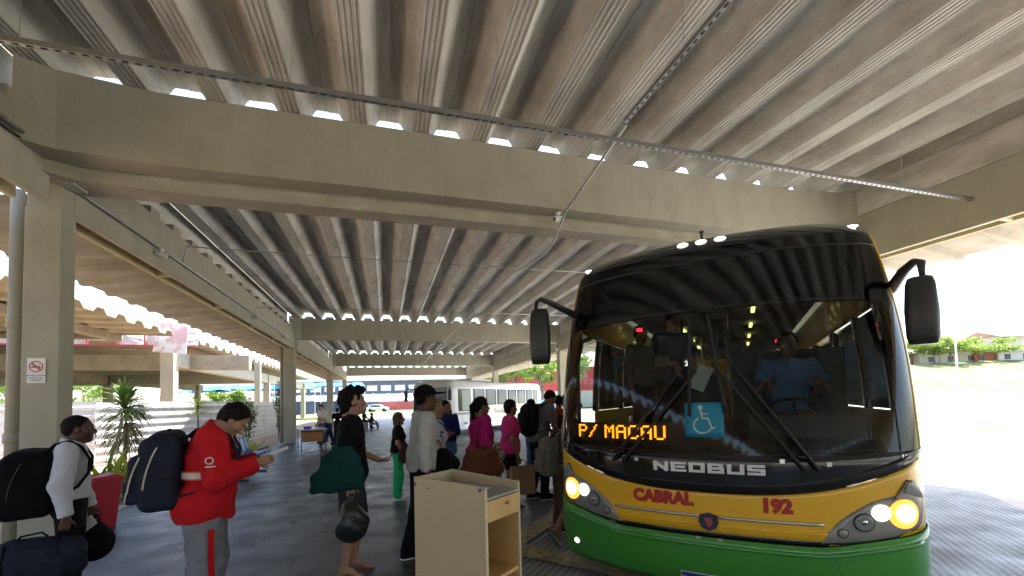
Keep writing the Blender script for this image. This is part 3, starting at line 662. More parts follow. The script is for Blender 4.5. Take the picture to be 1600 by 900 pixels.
while x < -9.2:
    fr.box(x, x+.06, 24.56, 24.61, 4.68, 5.22)
    if k % 5 != 3:
        b = MB(); zt = 5.2-random.choice((0, .0, .18, .3)); zt2 = 5.2-random.choice((0, .1, .25)); b.add([(x+.08, 24.66, 4.69), (x+1.05, 24.66, 4.69), (x+1.05, 24.66+.1, zt2), (x+.08, 24.66, zt), (x+.08, 24.69, 4.69), (x+1.05, 24.69, 4.69), (x+1.05, 24.79, zt2), (x+.08, 24.69, zt)], [(0, 1, 2, 3), (7, 6, 5, 4), (0, 4, 5, 1), (1, 5, 6, 2), (2, 6, 7, 3), (3, 7, 4, 0)]); b.build("fascia_panel", M['panel'], nc)
    x += 1.12; k += 1
fr.build("red_frame", M['red'], nc)
for (xx, w_, z0, z1, mt) in ((-10.6, 1.35, 4.30, 5.75, 'pink'),):
    b = MB(); b.prism([(xx, z0), (xx+w_, z0-.1), (xx+w_+.1, z1-.2), (xx+.3, z1)], 1, 24.2, 24.26); b.build("end_board", M[mt], nc)
b = MB(); b.box(-34, -7.3, 27.0, 27.5, 3.65, 4.45); b.build("cross_beam", M['gold'], nc)
b = MB(); b.box(-34, -10.2, 43.0, 43.5, 3.65, 4.5); b.build("cross_beam", M['paint'], nc)
b = MB(); b.box(-10.6, -10.1, 24.9, 62, 3.70, 4.45); b.build("long_beam", M['paint'], nc)
b = MB(); b.box(-22.3, -21.8, 24.9, 62, 3.70, 4.45); b.build("long_beam", M['gold'], nc)
for x, y, w_ in ((-10.56, 24.86, .55), (-17.6, 27.0, .5), (-22.2, 43, .5), (-10.5, 43, .5), (-22, 60, .5), (-10.4, 60, .5), (-34, 27, .5), (-11.95, 8, .45), (-8.6, 33, .35)):
    b = MB(); b.box(x, x+w_, y, y+w_, -.1, 4.6 if x > -9 else 4.44); b.build("column", M['paint'], nc, bevel=.01)
# blue tarpaulin market stalls, left distance
for k, (px, dep, wd, zt) in enumerate([(375, 70, 6, 4.3), (430, 72, 6, 4.4), (500, 84, 8, 5.2), (310, 68, 4, 4.1)]):
    r = empty("market_stall", W(px, dep, 0), R(10), ["long blue tarpaulin stall beyond the fence, middle one", "blue tarpaulin stall roof seen beside second column", "blue tarpaulin stall roof seen between the farther columns", "blue tarpaulin stall beyond the fence, leftmost one"][k], "stall", "blue market stalls")
    b = MB(); rows = [[(x, y, zt+(.8 if y == 0 else 0)+.12*math.sin(x*2)) for x in np.linspace(-wd, wd, 14)] for y in (-3, 0, 3)]; b.grid(rows, 3, 14); b.build("tarpaulin", M['bluetarp'], r)
    for x in (-wd, 0, wd): b = MB(); b.tube([(x, -3, 0), (x, -3, zt)], .05, 6); b.build("post", M['white'], r)
    b = MB(); b.box(-wd, wd, 2.6, 2.7, 0, 2.4); b.build("back_screen", M['navy'], r)
wt = empty("white_awning", W(238, 60, 0), R(5), "white awning on posts beyond the fence left of the blue stalls", "awning")
b = MB(); b.add([(-4, -2, 3.5), (3, -2, 3.3), (3, 2, 4.4), (-4, 2, 4.6), (-.5, 0, 4.9)], [(0, 1, 4), (1, 2, 4), (2, 3, 4), (3, 0, 4)]); b.build("awning_cloth", M['tent'], wt)
for x in (-3.8, -1, 2.8): b = MB(); b.tube([(x, -1.9, 0), (x, -1.9, 3.4)], .06, 6); b.build("post", M['white'], wt)
for px, dep, h, r_, lab in ((135, 66, 6.2, 4, "green tree between the pillars beyond the fence, left of the awning"), (20, 60, 7, 4, "green tree at the far left beyond the drain pipe"), (352, 58, 3.8, 2.4, "small yellowish tree beside the second column beyond the fence"), (180, 74, 6.5, 4, "green tree behind the white awning")):
    tree(W(px, dep, 0), h, r_, lab, 'leaf_t', 2000, .22, trunk=.3)
# ================================================================ part 3: buses
def carpaint(name, c, rough=.28, var=.04, coat=.6, dirt=None):
    return mat(name, c, rough, var, 2, coat=coat, bump=.02, bscale=3, stain=dirt)
M['byellow'] = carpaint("yellow bus paint", (.84, .455, .015), dirt=((.50, .30, .05), 1.3, .60, .25)); M['bgreen'] = carpaint("green bus paint", (.045, .26, .03), dirt=((.07, .17, .05), 2.5, .62, .2))
M['bwhite'] = carpaint("white bus paint", (.72, .73, .72)); M['gloss_black'] = mat("gloss black panel", (.008, .008, .010), .10, .1, 3, spec=.6)
M['chrome'] = mat("brushed trim", (.55, .54, .52), .3, .06, 20, metal=.85); M['silver'] = mat("silver letters", (.6, .6, .6), .35, .05, metal=.6)
M['tred'] = mat("red lettering", (.42, .02, .02), .45, .04)
def glassmat(name, tint, refl_rough=.02, ior=1.5, base=.0):
    m, nt, p = newmat(name); N = nt.nodes; Lk = nt.links; out = N["Material Output"]
    tr = N.new("ShaderNodeBsdfTransparent"); tr.inputs[0].default_value = (*tint, 1); gl = N.new("ShaderNodeBsdfGlossy"); gl.inputs["Roughness"].default_value = refl_rough
    fr = N.new("ShaderNodeFresnel"); fr.inputs[0].default_value = ior; mx = N.new("ShaderNodeMixShader")
    ad = N.new("ShaderNodeMath"); ad.operation = 'ADD'; ad.inputs[1].default_value = base; Lk.new(fr.outputs[0], ad.inputs[0]); Lk.new(ad.outputs[0], mx.inputs[0])
    Lk.new(tr.outputs[0], mx.inputs[1]); Lk.new(gl.outputs[0], mx.inputs[2]); Lk.new(mx.outputs[0], out.inputs[0]); N.remove(p); return m
M['wscreen'] = glassmat("tinted windscreen glass", (.50, .56, .56), .045, 1.48, .0); M['swin'] = glassmat("tinted side glass", (.30, .42, .45), .02, 1.5); M['lensg'] = glassmat("clear lamp glass", (.93, .93, .92), .03, 1.45)
def emis(name, c, s):
    m, nt, p = newmat(name); p.inputs["Base Color"].default_value = (*[x*.5 for x in c], 1); p.inputs["Emission Color"].default_value = (*c, 1); p.inputs["Emission Strength"].default_value = s; return m
PHI = .783
bus = empty("coach_bus", (2.197, 2.53, 0), -PHI, "yellow and green bus facing the viewer with dark windscreen and lit headlights", "bus")
S27 = math.sin(R(27.2)); C27 = math.cos(R(27.2)); ARC = R(62.8)*.31
def plan(u):
    a = abs(u); s = 1 if u >= 0 else -1
    if a <= 1.10: return u, .311*(a/1.25)**2.5
    if a <= 1.10+ARC: th = R(27.2)+(a-1.10)/.31; return s*(1.10+.31*(math.sin(th)-S27)), .2262+.31*(C27-math.cos(th))
    return s*1.268, .502+(a-1.10-ARC)
def u_of_x(x):
    a = abs(x); s = 1 if x >= 0 else -1
    if a <= 1.10: return x
    return s*(1.10+.31*(math.asin(min(1, (a-1.10)/.31+S27))-R(27.2)))
def wf(z): return 1-.088*(max(0, z-1.4)/1.2)**2.2
def BS(u, z, d=0.):
    """point on the bus nose, d metres proud of the surface"""
    x, y = plan(u); e = .002; x2, y2 = plan(u+e); n = Vector((y2-y, -(x2-x), 0)).normalized()
    if n.y > 0 and abs(u) < 1.1: n = -n
    x *= wf(z); y += .162*max(0, z-1.1)-(.0 if z > .45 else -.10*((.45-z)/.3)**2)
    if z > 2.66: y += .16*((z-2.66)/.17)**2
    return (x+n.x*d, y+n.y*d, z)
def panel(name, mt, u0, u1, lo, hi, d=0., nu=48, nv=10, parent=None, smooth=True, thick=.012):
    f0 = lo if callable(lo) else (lambda u: lo); f1 = hi if callable(hi) else (lambda u: hi)
    rows = []
    for i in range(nv+1):
        t = i/nv; rows.append([BS(u, f0(u)+(f1(u)-f0(u))*t, d) for u in np.linspace(u0, u1, nu+1)])
    b = MB(); b.grid(rows, nv+1, nu+1); o = b.build(name, M[mt] if isinstance(mt, str) else mt, parent or bus, smooth)
    if thick: s = o.modifiers.new("s", 'SOLIDIFY'); s.thickness = thick; s.offset = 0
    return o
UE = 1.10+ARC
zb = lambda u: .862+.145*min(abs(plan(u)[0]), 1.2)**2.7 + (max(0, abs(u)-1.16)*.5)
zgap = lambda u: .55+max(0, abs(u)-.66)*.17
panel("bumper", 'bgreen', -UE-.6, UE+.6, .17, zgap, .012, 70, 8)
panel("bumper_gap", 'gloss_black', -.72, .72, .53, .61, -.012, 30, 2)
panel("front_panel", 'byellow', -UE-.3, UE+.3, lambda u: zgap(u)+(.036 if abs(u) < .66 else .006), lambda u: zb(u)+.01, .0, 70, 8)
panel("black_grille_panel", 'gloss_black', -1.30, 1.30, zb, lambda u: 1.13+.03*(u/1.1)**2, .010, 60, 5)
panel("lower_grille_lip", 'gloss_black', -1.15, 1.15, lambda u: zb(u)+.055, lambda u: zb(u)+.068, .026, 50, 1)
# windscreen: clear opening with rounded corners, black border around, black visor panel above
GZ0, GZ1, GU = 1.145, 2.16, 1.215
def gl_lo(u):
    c = .16; a = abs(u)-(GU-c); return GZ0+.025*(u/1.1)**2+(c-math.sqrt(max(0, c*c-a*a)) if a > 0 else 0)
def gl_hi(u):
    c = .10; a = abs(u)-(GU-c); return GZ1-(c-math.sqrt(max(0, c*c-a*a)) if a > 0 else 0)+.03*math.cos(u)
panel("windscreen", 'wscreen', -1.30, 1.30, 1.10, 2.70, .009, 70, 26, thick=0)
panel("windscreen_border", 'gloss_black', -1.30, 1.30, 1.12, gl_lo, -.006, 90, 3, thick=.006)
panel("visor_panel", 'gloss_black', -1.30, 1.30, gl_hi, 2.70, -.003, 90, 14, thick=.006)
for s in (-1, 1): panel("windscreen_border", 'gloss_black', s*1.205, s*1.30, 1.13, 2.3, -.006, 6, 20, thick=.006)
panel("visor_seam", 'dark', -1.28, 1.28, 2.60, 2.608, .0095, 60, 1, thick=.002)
panel("roof_brow", 'gloss_black', -1.30, 1.30, 2.69, 2.83, .0, 60, 8)
for s in (-1, 1):
    b = MB(); b.tube([BS(s*1.13, z, .0) for z in np.linspace(.95, 1.06, 5)], .005, 5); b.build("panel_seam", M['dark'], bus)
    b = MB(); b.tube([BS(s*.70+s*.10*((.53-z)/.35), z, .013) for z in np.linspace(.53, .18, 8)], .006, 5); b.build("panel_seam", M['dark'], bus)
panel("bumper_crease", 'bgreen', -1.2, 1.2, lambda u: zgap(u)-.065, lambda u: zgap(u)-.04, .028, 60, 2, thick=.02)
panel("lower_panel_crease", 'byellow', -.68, .68, .625, .640, .010, 40, 1, thick=.012)
# corner pillars and body shell
for s in (-1, 1):
    panel("corner_pillar", 'byellow', s*1.285, s*(UE+.25), lambda u: zb(u)-.02, 2.70, .006, 10, 30)
LEN = 10.6
def shell():
    # side walls with a window band, roof and rear; local y from .75 to LEN
    for s in (-1, 1):
        def strip(name, z0, z1, mt, y0, y1, t=.03, nz=6):
            b = MB(); rows = []
            for i in range(nz+1):
                z = z0+(z1-z0)*i/nz; rows.append([(s*(1.268*wf(z)), y+.162*max(0, z-1.1)*max(0, 1-(y-.75)/2), z) for y in np.linspace(y0, y1, 6)])
            b.grid(rows, nz+1, 6); o = b.build(name, M[mt], bus, True); sm = o.modifiers.new("s", 'SOLIDIFY'); sm.thickness = t; sm.offset = -1 if s > 0 else 1
            return o
        door = (s == -1)
        strip("side_wall_green", .30, .62, 'bgreen', .75 if not door else 1.55, LEN, .04); strip("side_wall", .62, 1.40, 'byellow', .75 if not door else 1.55, LEN, .04)
        strip("roof_rail", 2.24, 2.72, 'byellow', .70, LEN, .04, 10)
        for y in ((.70, 1.50, 2.75, 4.1, 5.5, 6.9, 8.3, 9.7)):
            strip("window_pillar", 1.40, 2.24, 'gloss_black', y, y+.09, .05)
        strip("side_window", 1.41, 2.23, 'swin', 1.6 if door else .8, LEN, .004)
    rows = []; prof = [(-1, 2.70), (-.97, 2.76), (-.90, 2.80), (-.6, 2.85), (0, 2.87), (.6, 2.85), (.90, 2.80), (.97, 2.76), (1, 2.70)]
    for y, dz, wx in ((.43, -.04, .93), (.55, -.012, .97), (.75, 0, 1), (3, .03, 1), (LEN, .02, 1)):
        rows.append([(a*1.268*wf(2.70)*wx, y+.20*abs(a)**2*(1 if y < 1 else 0), z+dz) for a, z in prof])
    b = MB(); b.grid(rows, 5, 9); o = b.build("roof", M['bwhite'], bus, True); sm = o.modifiers.new("s", 'SOLIDIFY'); sm.thickness = .03; sm.offset = -1
    b = MB(); b.box(-1.15, 1.15, LEN-.05, LEN, .4, 2.75); b.build("rear_wall", M['byellow'], bus, bevel=.03)
    b = MB(); b.box(-1.22, 1.22, .62, LEN-.1, .78, .86); b.build("floor", M['dark'], bus)
    b = MB(); b.box(-1.04, 1.04, .80, LEN-.1, 2.60, 2.64); b.build("headlining", mat("grey headlining", (.10, .10, .105), .8), bus)
    for s in (-1, 1):
        for y in (2.3, 8.2):
            b = MB(); b.tube([(s*.98, y, .47), (s*1.24, y, .47)], .47, 28); wh = b.build("wheel", M['black'], bus, bevel=.03)
            b = MB(); b.tube([(s*1.20, y, .47), (s*1.25, y, .47)], .27, 24); b.build("rim", M['chrome'], wh)
shell()
# dashboard, partition, seats
M['seatf'] = mat("grey seat fabric", (.05, .055, .07), .9, .2, 8); M['dash'] = mat("dashboard plastic", (.045, .045, .048), .55, .1, 8)
b = MB(); rows = []
for u in np.linspace(-1.12, 1.12, 15):
    x, y = plan(u); rows.append([(x*.97, y+.12, 1.10), (x*.97, y+.16, 1.16), (x*.95, y+.42, 1.20), (x*.95, y+.62, 1.12), (x*.95, y+.64, .8)])
b.grid(rows, 15, 5); b.build("dashboard", M['dash'], bus)
b = MB(); b.prism([(.62, 1.18), (1.10, 1.18), (1.08, 1.30), (.66, 1.40)], 0, .25, 1.06); b.build("instrument_pod", M['dash'], bus, bevel=.03)
sw = MB(); n = 26; T = Matrix.Translation((.64, 1.02, 1.36)) @ Matrix.Rotation(R(38), 4, 'X')
pts = [T @ Vector((.23*math.cos(2*math.pi*i/n), .23*math.sin(2*math.pi*i/n), 0)) for i in range(n+1)]; sw.tube(pts, .014, 7, False)
for a in (0, 120, 240): sw.tube([T @ Vector((0, 0, -.02)), T @ Vector((.22*math.cos(R(a+90)), .22*math.sin(R(a+90)), 0))], .010, 5)
sw.build("steering_wheel", M['black'], bus, True)
def seat(x, y, w_=.46, base=.86, hh=1.15):
    b = MB(); b.box(x-w_/2, x+w_/2, y-.05, y+.42, base+.38, base+.50); b.prism([(y+.36, base+.42), (y+.48, base+.42), (y+.58, base+hh), (y+.47, base+hh)], 0, x-w_/2, x+w_/2)
    b.build("passenger_seat", M['seatf'], bus, bevel=.03)
for k in range(9):
    for x in (-.92, -.47, .47, .92): 
        if x < 0 and k == 0: continue
        seat(x, 2.3+k*.85)
b = MB(); b.prism([(1.38, 1.3), (1.50, 1.3), (1.60, 1.95), (1.50, 1.95)], 0, .40, .86); b.build("driver_seat", M['seatf'], bus, bevel=.04)
b = MB(); b.box(.15, 1.15, 1.88, 1.91, .9, 2.0); b.build("driver_partition", M['dash'], bus)
for x, y in ((-.35, 2.0), (.12, 1.9), (-.35, 5.0), (.3, 4.2)):
    b = MB(); b.tube([(x, y, .86), (x, y, 2.6)], .016, 8); b.build("grab_pole", M['chrome'], bus, True)
M['lampy'] = emis("interior lamp", (1, .88, .25), .7); M['lampr'] = emis("red indicator", (1, .03, .05), .6)
for x in (-.50, .40):
    for k in range(4): b = MB(); b.box(x-.02, x+.02, 2.3+k*1.3, 2.62+k*1.3, 2.55, 2.575); b.build("ceiling_lamp", M['lampy'], bus)
for x, y, z in ((-.84, 2.0, 2.38), (-.78, 3.0, 2.33), (.68, 3.0, 2.22)): b = MB(); b.box(x-.035, x+.035, y, y+.02, z-.02, z+.02); b.build("indicator_light", M['lampr'], bus)
b = MB(); b.box(-.13, .11, .30, .32, 2.215, 2.25); b.build("visor_label", M['white'], bus)
# side door open on the queue side: frame and glazed leaf
b = MB(); b.tube([(-1.20, .72, .35), (-1.20, .72, 1.90), (-1.16, .76, 2.12), (-1.10, .9, 2.18), (-1.10, 1.4, 2.18)], .022, 8); b.build("door_frame", M['bwhite'], bus, True)
# destination display: dot matrix, amber
FONT = {'P': "11110 10001 10001 11110 10000 10000 10000", '/': "00001 00010 00010 00100 01000 01000 10000", 'M': "10001 11011 10101 10101 10001 10001 10001", 'A': "01110 10001 10001 11111 10001 10001 10001", 'C': "01110 10001 10000 10000 10000 10001 01110", 'U': "10001 10001 10001 10001 10001 10001 01110", ' ': "00000 00000 00000 00000 00000 00000 00000"}
led = MB(); pit_ = .0158; x = -1.055
for ch in "P/ MACAU":
    rows_ = FONT[ch].split()
    for r_i, rw in enumerate(rows_):
        for c_i, bit in enumerate(rw):
            if bit == '1':
                for dd in (0, .5):
                    u = x+(c_i+dd)*pit_*1.08; z = 1.318-r_i*pit_; q = pit_*.40*1.0; xx, yy = plan(u); led.box(xx*wf(z)-q*.62, xx*wf(z)+q*.62, yy+.065+.035, yy+.068+.035, z-q, z+q)
    x += pit_*(6.6 if ch not in '/ ' else 5.0)
led.build("destination_text", emis("amber led", (1, .26, .008), 1.1), bus)
rows = [[(plan(u)[0], plan(u)[1]+.115, z) for u in np.linspace(-1.12, -.02, 12)] for z in (1.17, 1.345)]
b = MB(); b.grid(rows, 2, 12); b.build("destination_display", M['black'], bus)
# accessibility sticker
M['cyan'] = mat("cyan sticker", (.0, .20, .34), .5, .04, 6); M['stw'] = mat("sticker cream", (.42, .48, .44), .6, .05, 6)
def onbus(me, x0, z0, d, name, mt, parent=None):
    # lay a flat mesh (its x,y) on the nose around (x0,z0)
    for v in me.vertices:
        a, c, e = v.co; p = BS(u_of_x(x0)+a, z0+c, d+max(0, e)); v.co = p
    return link_mesh(name, me, M[mt] if isinstance(mt, str) else mt, parent or bus)
st = panel("accessibility_sticker", 'cyan', -.142, .115, 1.252, 1.50, .012, 6, 6, thick=.001)
def stroke(pts, r_, d, name, mt, parent):
    b = MB()
    for i in range(len(pts)-1):
        a, c = Vector(pts[i]), Vector(pts[i+1]); dd = (c-a).normalized(); n_ = Vector((-dd.y, dd.x))*r_
        a2, c2 = a-dd*r_*.4, c+dd*r_*.4
        q = [a2-n_, c2-n_, c2+n_, a2+n_]; b.add([BS(v[0], v[1], d) for v in q], [(0, 1, 2, 3)])
    return b.build(name, M[mt] if isinstance(mt, str) else mt, parent)
sxc, szc = -.015, 1.375
def sp(a, c): return (sxc+a, szc+c)
b = MB(); hd = [BS(*sp(-.022+.017*math.cos(t), .090+.017*math.sin(t)), .0145) for t in np.linspace(0, 6.28, 17)[:-1]]; b.add(hd, [tuple(range(16))]); b.build("wheelchair_head", M['stw'], st)
stroke([sp(-.020, .072), sp(-.010, .012), sp(.030, .008), sp(.052, -.062), sp(.072, -.052)], .0065, .0145, "wheelchair_figure", 'stw', st)
stroke([sp(-.014, .045), sp(.026, .042)], .005, .0150, "wheelchair_arm", 'stw', st)
stroke([sp(-.010+.058*math.cos(R(a)), -.040+.055*math.sin(R(a))) for a in range(118, 345, 12)], .006, .0140, "wheelchair_wheel", 'stw', st)
# maker's lettering in wide square letters, and operator name
LT = {'N': [[(0, 0), (0, 1), (1, 0), (1, 1)]], 'E': [[(1, 1), (0, 1), (0, 0), (1, 0)], [(0, .5), (.9, .5)]], 'O': [[(0, 0), (0, 1), (1, 1), (1, 0), (0, 0)]], 'B': [[(0, 0), (0, 1), (.92, 1), (.92, .5), (0, .5)], [(.92, .5), (1, .5), (1, 0), (0, 0)]], 'U': [[(0, 1), (0, 0), (1, 0), (1, 1)]], 'S': [[(1, 1), (0, 1), (0, .5), (1, .5), (1, 0), (0, 0)]]}
x = -.355
for ch in "NEOBUS":
    b = MB()
    for pl in LT[ch]:
        for i in range(len(pl)-1):
            w_, h_ = .078, .052
            a = Vector((x+pl[i][0]*w_, 1.012+pl[i][1]*h_)); c = Vector((x+pl[i+1][0]*w_, 1.012+pl[i+1][1]*h_)); dd = (c-a).normalized()
            horiz = abs(dd.y) < .1; rr = .0085 if horiz else .0135
            if ch == 'N' and i == 1: rr = .012
            n_ = Vector((-dd.y, dd.x))*rr; a -= dd*(.0135 if horiz else .0085); c += dd*(.0135 if horiz else .0085); k_ = .0003*i
            q = [a-n_, c-n_, c+n_, a+n_]; vs = [BS(v[0], v[1], .030+k_) for v in q]+[BS(v[0], v[1], .012) for v in q]
            b.add(vs, [(0, 1, 2, 3), (4, 5, 1, 0), (5, 6, 2, 1), (6, 7, 3, 2), (7, 4, 0, 3)])
    b.build("maker_letter", M['silver'], bus); x += .1225
onbus(text_mesh("CABRAL", .118, .002, .009, .98), -.322, .800, .006, "operator_name", 'tred')
onbus(text_mesh("192", .122, .002, .009, 1.0), .405, .797, .006, "fleet_number", 'tred')
# trim strips, emblem, small pads
for u0, u1 in ((-.69, -.075), (.055, .66)): panel("chrome_trim", 'chrome', u0, u1, .688, .706, .020, 16, 2, thick=.012)
M['emb'] = mat("emblem dark blue", (.02, .025, .06), .35); M['embr'] = mat("emblem red", (.35, .06, .07), .45)
b = MB(); q = [(-.052, .045), (0, .060), (.052, .045), (.062, .0), (.045, -.040), (0, -.062), (-.045, -.040), (-.062, 0)]
b.add([BS(-.01+a, .658+c, .024) for a, c in q]+[BS(-.01+a*1.08, .658+c*1.08, .002) for a, c in q], [tuple(range(8))]+[(i, (i+1) % 8, (i+1) % 8+8, i+8) for i in range(8)]); em = b.build("round_emblem", M['emb'], bus)
b = MB(); q = [(-.028, .020), (-.022, .034), (-.008, .028), (.004, .038), (.020, .026), (.028, .008), (.020, -.020), (.006, -.036), (-.010, -.030), (-.016, -.008)]; b.add([BS(-.01+a, .658+c, .026) for a, c in q], [tuple(range(10))]); b.build("emblem_mark", M['embr'], em)
for x, z in ((-.50, 1.075), (.71, 1.085), (.45, 1.10), (1.12, 1.13)): b = MB(); b.add([BS(u_of_x(x)+a, z+c, .016) for a, c in ((-.014, -.014), (.014, -.014), (.014, .014), (-.014, .014))], [(0, 1, 2, 3)]); b.build("washer_pad", M['chrome'], bus)
for x in (-.66, -.08, .06): b = MB(); b.add([BS(x+a, .542+c, .030) for a, c in ((-.016, -.006), (.016, -.006), (.016, .012), (-.016, .012))], [(0, 1, 2, 3)]); b.build("bumper_clip", M['chrome'], bus)
# licence plate: white with blue band
pl_ = panel("licence_plate", 'white', -.21, .19, .155, .285, .035, 4, 3, thick=.006)
M['pblue'] = mat("plate blue", (.02, .06, .35), .4, .03); panel("plate_band", 'pblue', -.205, .185, .250, .282, .040, 4, 1, parent=pl_, thick=.001)
# headlamps
M['lamp_grey'] = mat("headlamp housing", (.26, .25, .23), .35, .08, 8, metal=.3); M['amber'] = emis("warm parking bulb", (1, .36, .05), .42); M['hot'] = emis("lit headlamp", (1, .84, .58), 2.4); M['hotw'] = emis("lit white lamp", (1, .97, .93), 1.6); M['refl'] = mat("lamp reflector", (.5, .5, .5), .15, .05, metal=1); M['clearl'] = mat("unlit lamp lens", (.22, .23, .23), .12, .1)
HP = [(.645, .572), (.69, .655), (.74, .715), (.81, .772), (.88, .818), (.94, .852), (1.02, .875), (1.085, .892), (1.11, .93), (1.125, .985), (1.17, .975), (1.205, .93), (1.225, .86), (1.225, .78), (1.205, .71), (1.17, .672), (1.05, .625), (.90, .598), (.76, .580)]
def poly_on_bus(poly, s, d, rim=None):
    b = MB(); c = (sum(p[0] for p in poly)/len(poly), sum(p[1] for p in poly)/len(poly)); rings = []
    n = len(poly)
    for t in (0.02, .25, .5, .75, .93, 1):
        dd = d*(1 if t < .98 else .25)
        rings.append([BS(u_of_x(s*(c[0]+(x-c[0])*t)), c[1]+(z-c[1])*t, dd) for x, z in poly])
    loft(b, rings, True, False); return b
for s in (-1, 1):
    hb = poly_on_bus([((x-.93)*1.035+.93, (z-.76)*1.06+.755) for x, z in HP], s, .010); ho = hb.build("headlight", M['gloss_black'], bus, True)
    poly_on_bus(HP, s, .016).build("lamp_housing", M['lamp_grey'], ho, True)
    def disc(x, z, r_, d, mt, name, k=1., ring=None):
        b = MB(); u0 = u_of_x(s*x); n = 24; rings = []
        for rr, dd in ((r_*.02, d*k), (r_*.5, d*k*.97), (r_*.85, d*.9), (r_, d*.5+.008)): rings.append([BS(u0+rr*math.cos(t), z+rr*math.sin(t), dd) for t in np.linspace(0, 6.2832, n+1)[:-1]])
        loft(b, rings, True, False); return b.build(name, M[mt], ho, True)
    disc(1.10, .772, .092, .022, 'amber', "amber_ring"); disc(1.105, .775, .056, .034, 'hot', "main_lamp")
    disc(.972, .780, .050, .028, 'hotw', "position_lamp")
    disc(.876, .718, .060, .020, 'dark', "lamp_bezel"); disc(.876, .718, .050, .030, 'clearl', "high_beam", .8); disc(.876, .722, .018, .033, 'refl', "bulb")
    disc(.760, .648, .032, .021, 'dark', "lamp_bezel"); disc(.760, .648, .024, .027, 'lamp_grey', "small_lamp")
    b = poly_on_bus([(1.10, .90), (1.125, .975), (1.165, .965), (1.20, .92), (1.215, .86), (1.17, .875)], s, .020); b.build("turn_signal", M['clearl'], ho, True)
    disc(1.06, .33, .038, .028, 'clearl', "fog_lamp"); disc(1.06, .33, .024, .036, 'hotw' if s < 0 else 'clearl', "fog_bulb")
# roof marker lamps
for x in (-.155, 0, .155): b = MB(); b.ellip((0, 0, 0), (.042, .03, .016), 12, T=Matrix.Translation(Vector(BS(x, 2.775, .012)))); b.build("marker_lamp", M['hotw'], bus, True)
for s in (-1, 1): b = MB(); b.ellip((0, 0, 0), (.04, .02, .010), 12, T=Matrix.Translation(Vector(BS(s*1.13, 2.765, .008)))); b.build("marker_lamp", M['hotw'], bus, True)
b = MB(); b.tube([(0, .45, 2.84), (0, .46, 2.90)], .012, 6); b.ellip((0, .46, 2.90), (.02, .02, .012), 8); b.build("roof_aerial", M['dark'], bus)
# wipers: two arms parked crossing upwards
def wiper(x0, z0, x1, z1, bx0, bz0, bx1, bz1):
    b = MB(); n = 8
    b.tube([BS(u_of_x(x0+(x1-x0)*t), z0+(z1-z0)*t, .045+.02*math.sin(math.pi*t)) for t in np.linspace(0, 1, n)], [.026, .024, .022, .020, .017, .015, .013, .010], 8, r2=.5)
    o = b.build("wiper", M['black'], bus, True)
    b = MB(); b.tube([BS(u_of_x(x0+.07*(1 if x0 < 0 else -1)*1+(x1-x0)*t*1.0), z0-.01+(z1-z0)*t*.93, .045) for t in np.linspace(0, 1, n)], .010, 6); b.build("wiper_link", M['black'], o, True)
    b = MB(); b.tube([BS(u_of_x(bx0+(bx1-bx0)*t), bz0+(bz1-bz0)*t, .022) for t in np.linspace(0, 1, n)], .010, 6, r2=1.4); b.build("wiper_blade", M['black'], o, True)
wiper(-.67, 1.06, -.12, 1.80, -.11, 1.40, -.095, 2.14)
wiper(.64, 1.05, .12, 1.86, .13, 1.42, .03, 2.16)
# mirrors
def mirror(s):
    b = MB(); mx = 1.40 if s < 0 else 1.27; dz = 0 if s < 0 else -.08; pts = [BS(s*(1.16 if s < 0 else 1.38), 2.33+dz, .02), (s*(mx-.15), .24, 2.42+dz), (s*(mx-.05), .20, 2.47+dz), (s*(mx), .22, 2.46+dz), (s*(mx+.03), .25, 2.38+dz)]
    if s > 0: pts = [BS(1.36, 2.27, .0), (1.235, .42, 2.36), (1.27, .34, 2.395), (1.285, .29, 2.375), (1.285, .28, 2.28)]
    b.tube(pts, [.045, .036, .030, .026, .018], 10, r2=.7)
    o = b.build("mirror_arm", M['dark'], bus, True)
    b = MB(); T = Matrix.Translation((s*mx, .28, 2.14+dz)) @ Matrix.Scale(1 if s < 0 else .84, 4) @ Matrix.Rotation(R(-14 if s > 0 else 4), 4, 'Z')
    prof = []
    for t, wx, dy in ((-.26, .060, .02), (-.255, .082, .05), (-.20, .096, .075), (0, .100, .085), (.20, .088, .075), (.25, .074, .05), (.262, .05, .02)):
        prof.append([T @ Vector((wx*math.cos(a)*(1 if abs(math.cos(a)) < .5 else 1), -dy*.9*max(0, -math.sin(a))*-1 if False else (-.085*(dy/.085) if math.sin(a) < -.1 else .02)*abs(math.sin(a))**.6, t)) for a in np.linspace(0, 6.2832, 19)[:-1]])
    loft(b, prof); mo = b.build("mirror", M['dark'], bus, True)
    b = MB(); b.add([T @ Vector(v) for v in ((-.08, .022, -.22), (.08, .022, -.22), (.075, .022, .22), (-.075, .022, .22))], [(0, 1, 2, 3)]); b.build("mirror_glass", mat("mirror silver", (.8, .8, .8), .03, 0, metal=1), mo)
mirror(-1); mirror(1)
